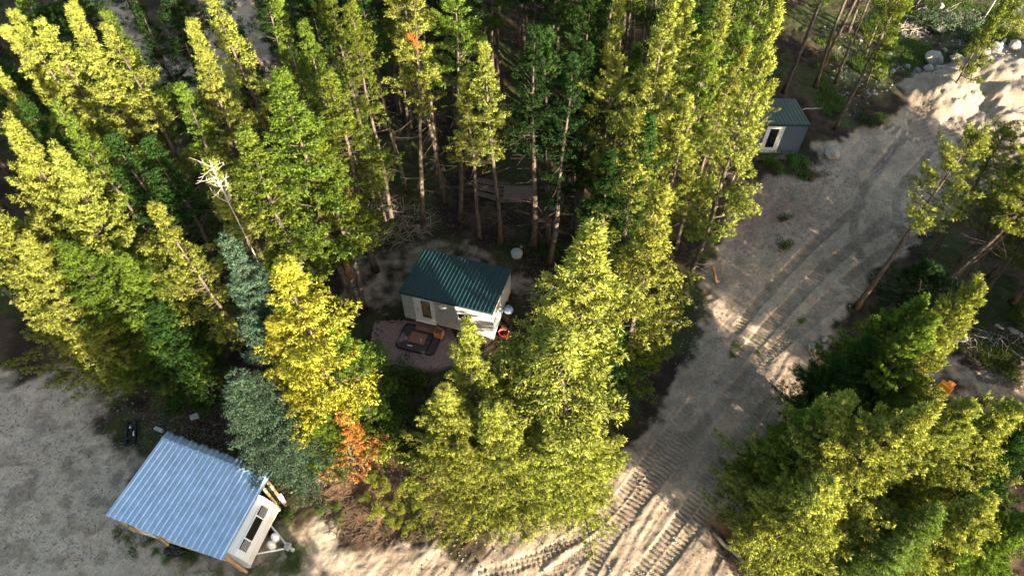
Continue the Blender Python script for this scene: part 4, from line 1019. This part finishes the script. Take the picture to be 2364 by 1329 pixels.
# grey lumber stack and two sheets in the shaded stand
for i in range(9):
    a = W3(1092+3*(i % 3), 412+5*i); b_ = W3(1172+4*(i % 2), 424+6*i); m_ = (a+b_)/2; L = (b_-a).length
    q = MB(); q.box(-L/2, -.09, 0, L/2, .09, .05); o = q.build('lumber_board', M_LITTER, None, bevel=.005)
    o.location = (m_.x, m_.y, hgt(m_.x, m_.y)+.06+.05*(i % 3)); o.rotation_euler[2] = math.atan2((b_-a).y, (b_-a).x)+rnd.uniform(-.05, .05)
    tag(o, 'grey weathered board of the lumber spread left of the plywood sheets', 'board', 'boards in the shaded stand')
for (cx_1, cy_1, w_, h_, lab) in ((1184,452,1.15,1.3,'larger pale plywood sheet lying in the shaded stand'), (1216,448,.75,1.1,'narrow brownish plywood sheet right of the larger one')):
    p = W3(cx_1, cy_1); q = MB(); q.box(-w_/2, -h_/2, 0, w_/2, h_/2, .02); o = q.build('plywood_sheet', M_PLY); o.location = (p.x, p.y, hgt(p.x, p.y)+.15); o.rotation_euler = (.12, 0, -.05); tag(o, lab, 'sheet')
# brush piles
def brush(px_, py_, rx, ry, n, seed, label, hgt_=.5, mat=None):
    p = W3(px_, py_); rs = np.random.RandomState(seed); q = MB()
    for i in range(n):
        a = rs.rand()*6.28; rr = math.sqrt(rs.rand()); c = np.array([math.cos(a)*rr*rx, math.sin(a)*rr*ry, .03+hgt_*rs.rand()*(1-rr)]); az = rs.normal()*.9+.6; L = .5+1.2*rs.rand()
        d = np.array([math.cos(az), math.sin(az), rs.normal()*.16]); pts = [c-d*L/2]
        for k in range(4): d = unit(d+rs.normal(size=3)*.15); pts.append(pts[-1]+d*L/4)
        pts = [np.array([t_[0], t_[1], max(.02, t_[2])]) for t_ in pts]
        r_ = .008+.018*rs.rand(); q.tube([tuple(t_) for t_ in pts], [r_, r_*.9, r_*.8, r_*.6, r_*.3], 4, False)
    o = q.build('brush_pile', mat or M_LOG); o.location = (p.x, p.y, hgt(p.x, p.y)); return tag(o, label, 'brush pile')
brush(905, 520, 2.6, 1.7, 260, 3, 'tangled pile of bare grey branches in the shade above the small cabin')
brush(860, 510, 1.6, 1.2, 110, 4, 'loose heap of dead branches left of the large brush pile')
brush(2090, 73, 1.5, .9, 120, 5, 'pale brushwood heap on the stony slope behind the large boulder', .5, M_DEAD)
brush(2195, 35, 1.4, .9, 60, 6, 'scattered bleached branches near the top edge between the dark bushes', .3, M_DEAD)
brush(720, 1085, 1.2, .6, 90, 7, 'twiggy slash beneath the boughs of the wide blue spruce', .3)
brush(2345, 790, 1.5, .9, 40, 8, 'few crossed dead sticks on brown soil at the right edge', .15, M_DEAD)
brush(2260, 785, 1.2, .7, 36, 9, 'dead sticks just right of the tall sunlit pine beside the small stones', .15, M_DEAD)
# ---- dead rust-red tufts in some crowns
RT = leaf_blob('dead_tuft', [((0,0,0),.22),((.18,.1,.1),.16),((-.12,.15,-.12),.15)], 900, .10, 77, M_LEAF)
def rust(lbl, offs):
    t = next(o for o in bpy.data.objects if o.get('label', '').startswith(lbl))
    for (dx, dy, z) in offs:
        o = link('dead_needles', RT, t); o.location = (dx, dy, z); o.color = (.34,.10,.035,1); o['label'] = 'rust-red dead needles'; o.scale = (.75,)*3
        o.location = Matrix.Rotation(-t.rotation_euler[2], 3, 'Z') @ Vector((dx/t.scale[0], dy/t.scale[1], z/t.scale[2]))
rust('tall pine with long pale trunk above', [(.35,-.95,12.9),(.6,-.9,12.5)])
rust('slim tall pine with two rust-red', [(.1,-1.0,12.0),(.15,-1.0,11.3)])
rust('sunlit pine with a notched', [(1.2,-1.2,5.5)]) if False else None
# ---- stones
ST = []
for i in range(5):
    o = blob('boulder', (0, 0, 0), (1, 1, .72), M_STONE if i % 2 else M_STONE2, None, None, i+3, 3, .22, 2.2, facet=True); o.data.name = 'boulder'; ST.append(o.data); bpy.data.objects.remove(o)
def stone(px_, py_, r, label, k=0, group=None, name='boulder', sq=(1, .8, .8), rz=None):
    p = W3(px_, py_); o = link(name, ST[k % 5]); o.scale = (r*sq[0], r*sq[1], r*sq[2]); o.location = (p.x, p.y, hgt(p.x, p.y)+r*.32); o.rotation_euler[2] = rz if rz is not None else rnd.random()*6
    return tag(o, label, 'rock', group)
stone(2153, 143, .90, 'largest boulder, grey and white, on the grass above the sand heap', 1, rz=.4, sq=(1,.75,.85))
for x, y, r, lab in ((2032,168,.30,'white-grey stone left of the sand ledge, nearest the thin pines'), (2060,166,.28,'small pale stone in the broken row left of the boulder line'), (2095,155,.30,'round pale stone below the grass, left of the largest boulder'),
    (2118,164,.32,'pale angular stone beneath the largest boulder'), (2140,168,.42,'grey boulder in the row at the top rim of the sand heap, leftmost large one'), (2166,171,.50,'broad whitish boulder in the rim row right below the largest boulder'),
    (2194,165,.48,'smooth grey boulder in the rim row right of the whitish one'), (2240,168,.5,'flat pale boulder half sunk in the rim of the sand heap'), (2275,148,.5,'pale rounded boulder at the rim beneath the short sapling'),
    (2300,137,.32,'small white boulder left of the big rounded one'), (2319,145,.62,'big rounded whitish boulder at the rim near the right edge'), (2352,152,.5,'grey boulder at the right edge of the rim row'),
    (2050,125,.36,'whitish stone standing in the grass under the thin pines'), (2165,74,.55,'grey boulder beneath the dark bush on the slope'), (2065,58,.45,'grey boulder left of the brushwood heap'),
    (2198,134,.28,'small pale stone right of the largest boulder'), (2180,115,.24,'white flat stone above the largest boulder'), (2240,130,.35,'bluish stone in the shade left of the sapling'), (2305,110,.3,'stone behind the leaning grey log'),
    (2170,18,.35,'pinkish stone near the top edge'), (1917,362,.62,'solitary grey boulder on the bare soil below right of the second cabin'), (1876,806,.42,'sunlit orange-white rock at the edge of the lower right group'),
    (1900,784,.22,'small bluish rock just above the sunlit rock'), (2330,765,.2,'small white stone in the row on brown soil, leftmost'), (2338,768,.25,'white stone in the middle of the row on brown soil'), (2356,774,.2,'bright white stone at the right end of the row'),
    (2225,783,.22,'bluish white stone beside the tall sunlit pine'), (1983,100,.3,'white stone seen through the sparse pine branches'), (1273,483,.28,'left one of two pale stones among the trunks'), (1288,484,.30,'right one of two pale stones among the trunks'),
    (858,575,.2,'pale stone beside the thin pole left of the small cabin'), (1203,572,.12,'little stone touching the thin branch behind the barrel')):
    stone(x, y, r, lab, int(x*7+y) % 5)
for i, (x, y) in enumerate(((1003,386),(1012,383),(998,392),(1008,397),(1018,393),(1024,390),(1010,391))):
    stone(x, y, .17, 'pale stone of the fire ring in the shaded stand', i, 'fire ring stones', 'fire_ring_stone')
rs_ = random.Random(8)
# orange machine beside the tall sunlit pine
p = W3(2188, 890); om = empty('loader_machine', (p.x, p.y, hgt(p.x,p.y)), 'orange and rusty machine end showing beside the tall sunlit pine at right', 'machine', None, .6); om.scale = (.62,)*3
q = MB(); q.box(-.75, -.18, .55, .05, .18, .75); q.box(-.9,-.5,.2,-.5,.5,.9); q.build('arm', M_ORANGE, om, bevel=.03)
q = MB(); q.tube([(.05,-.35,.35),(.05,.05,.35)], .33, 20); q.build('roller', M_RUST, om)
q = MB(); q.tube([(.05,.051,.35),(.05,.1,.35)], .2, 16); q.build('hub', M_STONE, om)
# ---- shrubs (things) and ground cover (stuff)
SH = []
for i in range(3):
    rs = np.random.RandomState(200+i); cl = [((rs.normal()*.45, rs.normal()*.45, .25+.35*rs.rand()), .28+.16*rs.rand()) for _ in range(9)]
    SH.append(leaf_blob('shrub_leaves%d' % i, cl, 900, .09, 210+i, M_LEAF))
SB = []
for i in range(2):
    rs = np.random.RandomState(230+i); q = MB()
    for k in range(10): a = rs.rand()*6.28; q.tube([(0,0,0),(math.cos(a)*.2,math.sin(a)*.2,.3),(math.cos(a)*.5,math.sin(a)*.5,.6)], [.015,.01,.004], 4, False)
    SB.append(q.mesh('shrub_stems', M_BARK))
def shrub(px_, py_, r, ck, label, group=None, hz=1., name='shrub', k=None):
    p = W3(px_, py_); t = empty(name, (p.x, p.y, hgt(p.x, p.y)), label, 'shrub', group, rnd.random()*6); t.scale = (r, r, r*hz)
    link('stems', SB[rnd.randrange(2)], t); b = link('leaves', SH[rnd.randrange(3) if k is None else k], t); b.color = tuple(ck)+(1,)
DG = (.045,.085,.035); SG = (.085,.125,.075); YG = (.23,.27,.045); MG = (.10,.17,.035)
shrub(2135, 60, 2.0, SG, 'dark grey-green bush left of the fallen pale trunk on the slope', None, .8)
shrub(2222, 72, 2.0, SG, 'dark grey-green bush right of the fallen pale trunk on the slope', None, .8)
shrub(2340, 88, 1.5, (.20,.22,.06), 'yellow-green bush near the top right corner beside the sapling')
shrub(1779, 385, 1.0, MG, 'bright green grassy clump left of the second cabin step')
shrub(1835, 380, .95, (.07,.15,.03), 'bright green grassy clump right of the second cabin step')
shrub(2030, 272, .6, YG, 'small yellow-green shrub at the edge of the dirt track under the sand heap')
shrub(1808, 572, .7, (.10,.11,.03), 'small round shrub alone in the shaded dirt track')
shrub(1815, 508, .5, DG, 'dark little shrub higher up the dirt track')
shrub(1885, 412, .8, (.10,.085,.035), 'brown-green bush beneath the solitary grey boulder', None, .5)
shrub(2000, 290, 1.0, DG, 'dark green bush around the foot of the sparse pine')
shrub(880, 1045, 1.0, YG, 'yellow-green shrub right of the orange dead pine')
shrub(915, 1010, 1.1, MG, 'green shrub in the gap between golden and central pines')
shrub(900, 900, 1.3, (.07,.11,.03), 'dark green shrub below the gravel, left of the central clump')
shrub(940, 870, 1.2, (.07,.11,.03), 'dark green shrub touching the left skirt of the central clump')
shrub(955, 1000, 1.2, DG, 'deep green shrub against the lower left of the central clump')
shrub(970, 1075, .9, MG, 'green shrub beneath the left skirt of the central clump')
for i, (x, y) in enumerate(((845,1150),(870,1185),(905,1165),(935,1130),(925,1180),(960,1165),(885,1130),(915,1210),(960,1120),(860,1110),(985,1190),(940,1215),(900,1195),(975,1140))):
    shrub(x, y, rs_.uniform(.3,.55), YG, 'low yellow-green seedling in the sunlit brown litter between golden and central pines', 'seedlings in the sunlit litter', .8, 'seedling')
for i, (x, y) in enumerate(((655,1185),(665,1190),(780,1200),(740,1178),(775,1170),(1700,800),(1850,740),(1750,815),(1690,820),(345,1250),(360,1275),(300,1240),(455,1268),(390,1290))):
    shrub(x, y, rs_.uniform(.25,.45), MG, 'low green weed tuft on bare soil', 'weed tufts on bare soil', .7, 'weed')
p = None
def scatter_np(n, P, seed):
    rs = np.random.RandomState(seed); lo = P.min(0); hi = P.max(0); pts = lo+(hi-lo)*rs.rand(n*4, 2); m = inpoly(P, pts[:, 0], pts[:, 1]); return pts[m][:n], rs
iy = lambda a: np.clip(np.searchsorted(gy, a)-1, 0, ny-2); ix = lambda a: np.clip(np.searchsorted(gx, a)-1, 0, nx-2)
def znp(x, y): return Zg[iy(y), ix(x)]
def grass(name, polys, n, h, w_, color, seed, thr=.0, fs=.5):
    out = []
    for i, P_ in enumerate(polys):
        P_ = wpoly(P_); pts, rs = scatter_np(n, P_, seed+i); m = fbm(pts[:, 0]*fs, pts[:, 1]*fs, 4, seed+7) + .25*fbm(pts[:,0]*3, pts[:,1]*3, 2, seed+9) > thr; m &= seg_d(P_, pts[:, 0], pts[:, 1]) > 1.1*rs.rand(len(pts)); pts = pts[m]; k = len(pts)
        b0 = np.stack([pts[:, 0], pts[:, 1], znp(pts[:, 0], pts[:, 1])-.01], 1); az = rs.rand(k)*6.28; hh = h*(.5+rs.rand(k))
        dr = np.stack([np.cos(az)*.6, np.sin(az)*.6, np.ones(k)], 1)*hh[:, None]; si = np.stack([-np.sin(az), np.cos(az), np.zeros(k)], 1)*w_
        V = np.stack([b0-si, b0+si, b0+dr+si*.3, b0+dr-si*.3], 1).reshape(-1, 3); nr = np.repeat(unit(dr+np.array([0, 0, .1])), 4, 0)
        out.append((V, np.arange(k*4).reshape(-1, 4), nr, np.repeat(rs.rand(k), 4)))
    me = crown_mesh(name, out, M_GRASS); o = link(name, me); o.color = color+(1,); return tag(o, None, None, None, 'stuff')
grass('grass', [[(640,1150),(720,1260),(700,1329),(380,1329),(560,1290),(620,1260)], [(270,1210),(440,1260),(480,1300),(300,1300),(250,1240)], [(220,860),(350,880),(330,1000),(240,1010)]], 12000, .10, .012, (.10,.15,.035), 301, -.05, .9)
grass('slope_grass', [[(1870,90),(2060,60),(2250,120),(2060,180),(1990,300),(1890,280),(1870,200)], [(1980,0),(2364,0),(2364,130),(2100,150),(1960,80)]], 34000, .20, .024, (.100,.150,.042), 331, -.06, .45)
grass('forest_undergrowth', [[(860,860),(1000,860),(980,1100),(1020,1240),(880,1240),(850,1060)], [(760,560),(1300,560),(1330,640),(1280,640),(1190,585),(960,560),(840,600)], [(2230,740),(2364,700),(2364,900),(2250,840)]], 16000, .16, .02, (.075,.105,.028), 351, .0, .8)
# litter: twigs and crumbs
def pebbles(name, P_, n, seed, mat, r):
    P_ = wpoly(P_); pts, rs = scatter_np(n, P_, seed); k = len(pts); s = r*(.4+rs.rand(k)**2*1.3); z = znp(pts[:, 0], pts[:, 1])
    base = np.array([(1,0,0),(0,1,0),(-1,0,0),(0,-1,0),(0,0,.8)], float); V = (np.stack([pts[:, 0], pts[:, 1], z], 1)[:, None]+base[None]*s[:, None, None]*(.7+.6*rs.rand(k, 5, 1))).reshape(-1, 3)
    q = np.arange(k)[:, None]*5; F = np.concatenate([q+np.array([[a, b2, 4]]) for a, b2 in ((0,1),(1,2),(2,3),(3,0))]); return tag(link(name, np_mesh(name, V, F, mat)), None, None, None, 'stuff')
def twigs(name, polys, n, seed, mat, L0=.18, w_=.012):
    V_ = []; F_ = []; c = 0
    for i, P_ in enumerate(polys):
        P_ = wpoly(P_); pts, rs = scatter_np(n, P_, seed+i); k = len(pts); az = rs.rand(k)*6.28; L = L0*(.3+1.4*rs.rand(k)**2)
        z = znp(pts[:, 0], pts[:, 1])+.015+.02*rs.rand(k); d = np.stack([np.cos(az), np.sin(az), rs.normal(size=k)*.1], 1)*L[:, None]; s = np.stack([-np.sin(az), np.cos(az), np.zeros(k)], 1)*w_*(.6+rs.rand(k))[:, None]
        b0 = np.stack([pts[:, 0], pts[:, 1], z], 1); up_ = np.array([0, 0, w_*1.2])
        V = np.stack([b0-d-s, b0-d+s, b0-d+up_, b0+d-s*.6, b0+d+s*.6, b0+d+up_], 1).reshape(-1, 3); q = np.arange(k)[:, None]*6+c
        F_.append(np.concatenate([q+np.array([[0, 3, 5, 2]]), q+np.array([[1, 2, 5, 4]])])); V_.append(V); c += k*6
    me = np_mesh(name, np.concatenate(V_), np.concatenate(F_), mat); return tag(link(name, me), None, None, None, 'stuff')
pebbles('slope_rubble', [(1880,60),(2364,0),(2364,170),(2060,200),(1950,280)], 1000, 531, M_STONE2, .09)
twigs('twig_litter', [[(680,1060),(860,1040),(1000,1120),(1020,1240),(880,1260),(760,1230)], [(700,560),(1340,560),(1340,700),(700,700)], [(860,380),(1500,380),(1340,560),(760,560)], [(2200,760),(2364,740),(2364,900),(2260,880)], [(1980,0),(2364,0),(2364,130),(2060,170),(1900,200)], [(400,880),(560,860),(560,1060),(330,1000)], [(1640,1210),(1760,1329),(1700,1329)]], 1900, 401, M_LITTER, .14, .009)
twigs('road_debris', [(900,1329),(1500,1000),(1640,600),(1760,420),(2130,260),(2364,160),(2364,400),(2000,650),(1700,1100),(1740,1329)] and [[(900,1329),(1500,1000),(1640,600),(1760,420),(2100,280),(2200,400),(2000,650),(1700,1100),(1740,1329)],[(0,870),(560,880),(560,1000),(300,1300),(0,1329)],[(1640,600),(1700,420),(1900,330),(1990,420),(1800,640)]], 1300, 421, M_LITTER, .07, .008)
pebbles('yard_pebbles', [(0,870),(560,880),(560,1000),(300,1300),(0,1329)], 2500, 501, M_STONE2, .035)
pebbles('road_pebbles', [(900,1329),(1500,1000),(1640,600),(1760,420),(2130,260),(2364,160),(2364,400),(2000,650),(1700,1100),(1740,1329)], 5000, 511, M_STONE2, .04)
pebbles('gravel_stones', [(865,745),(935,740),(1040,760),(1080,830),(1000,850),(900,840),(855,800)], 9000, 521, simple('reddish_gravel', (.30,.20,.185), .85, 0, .4, 20), .035)
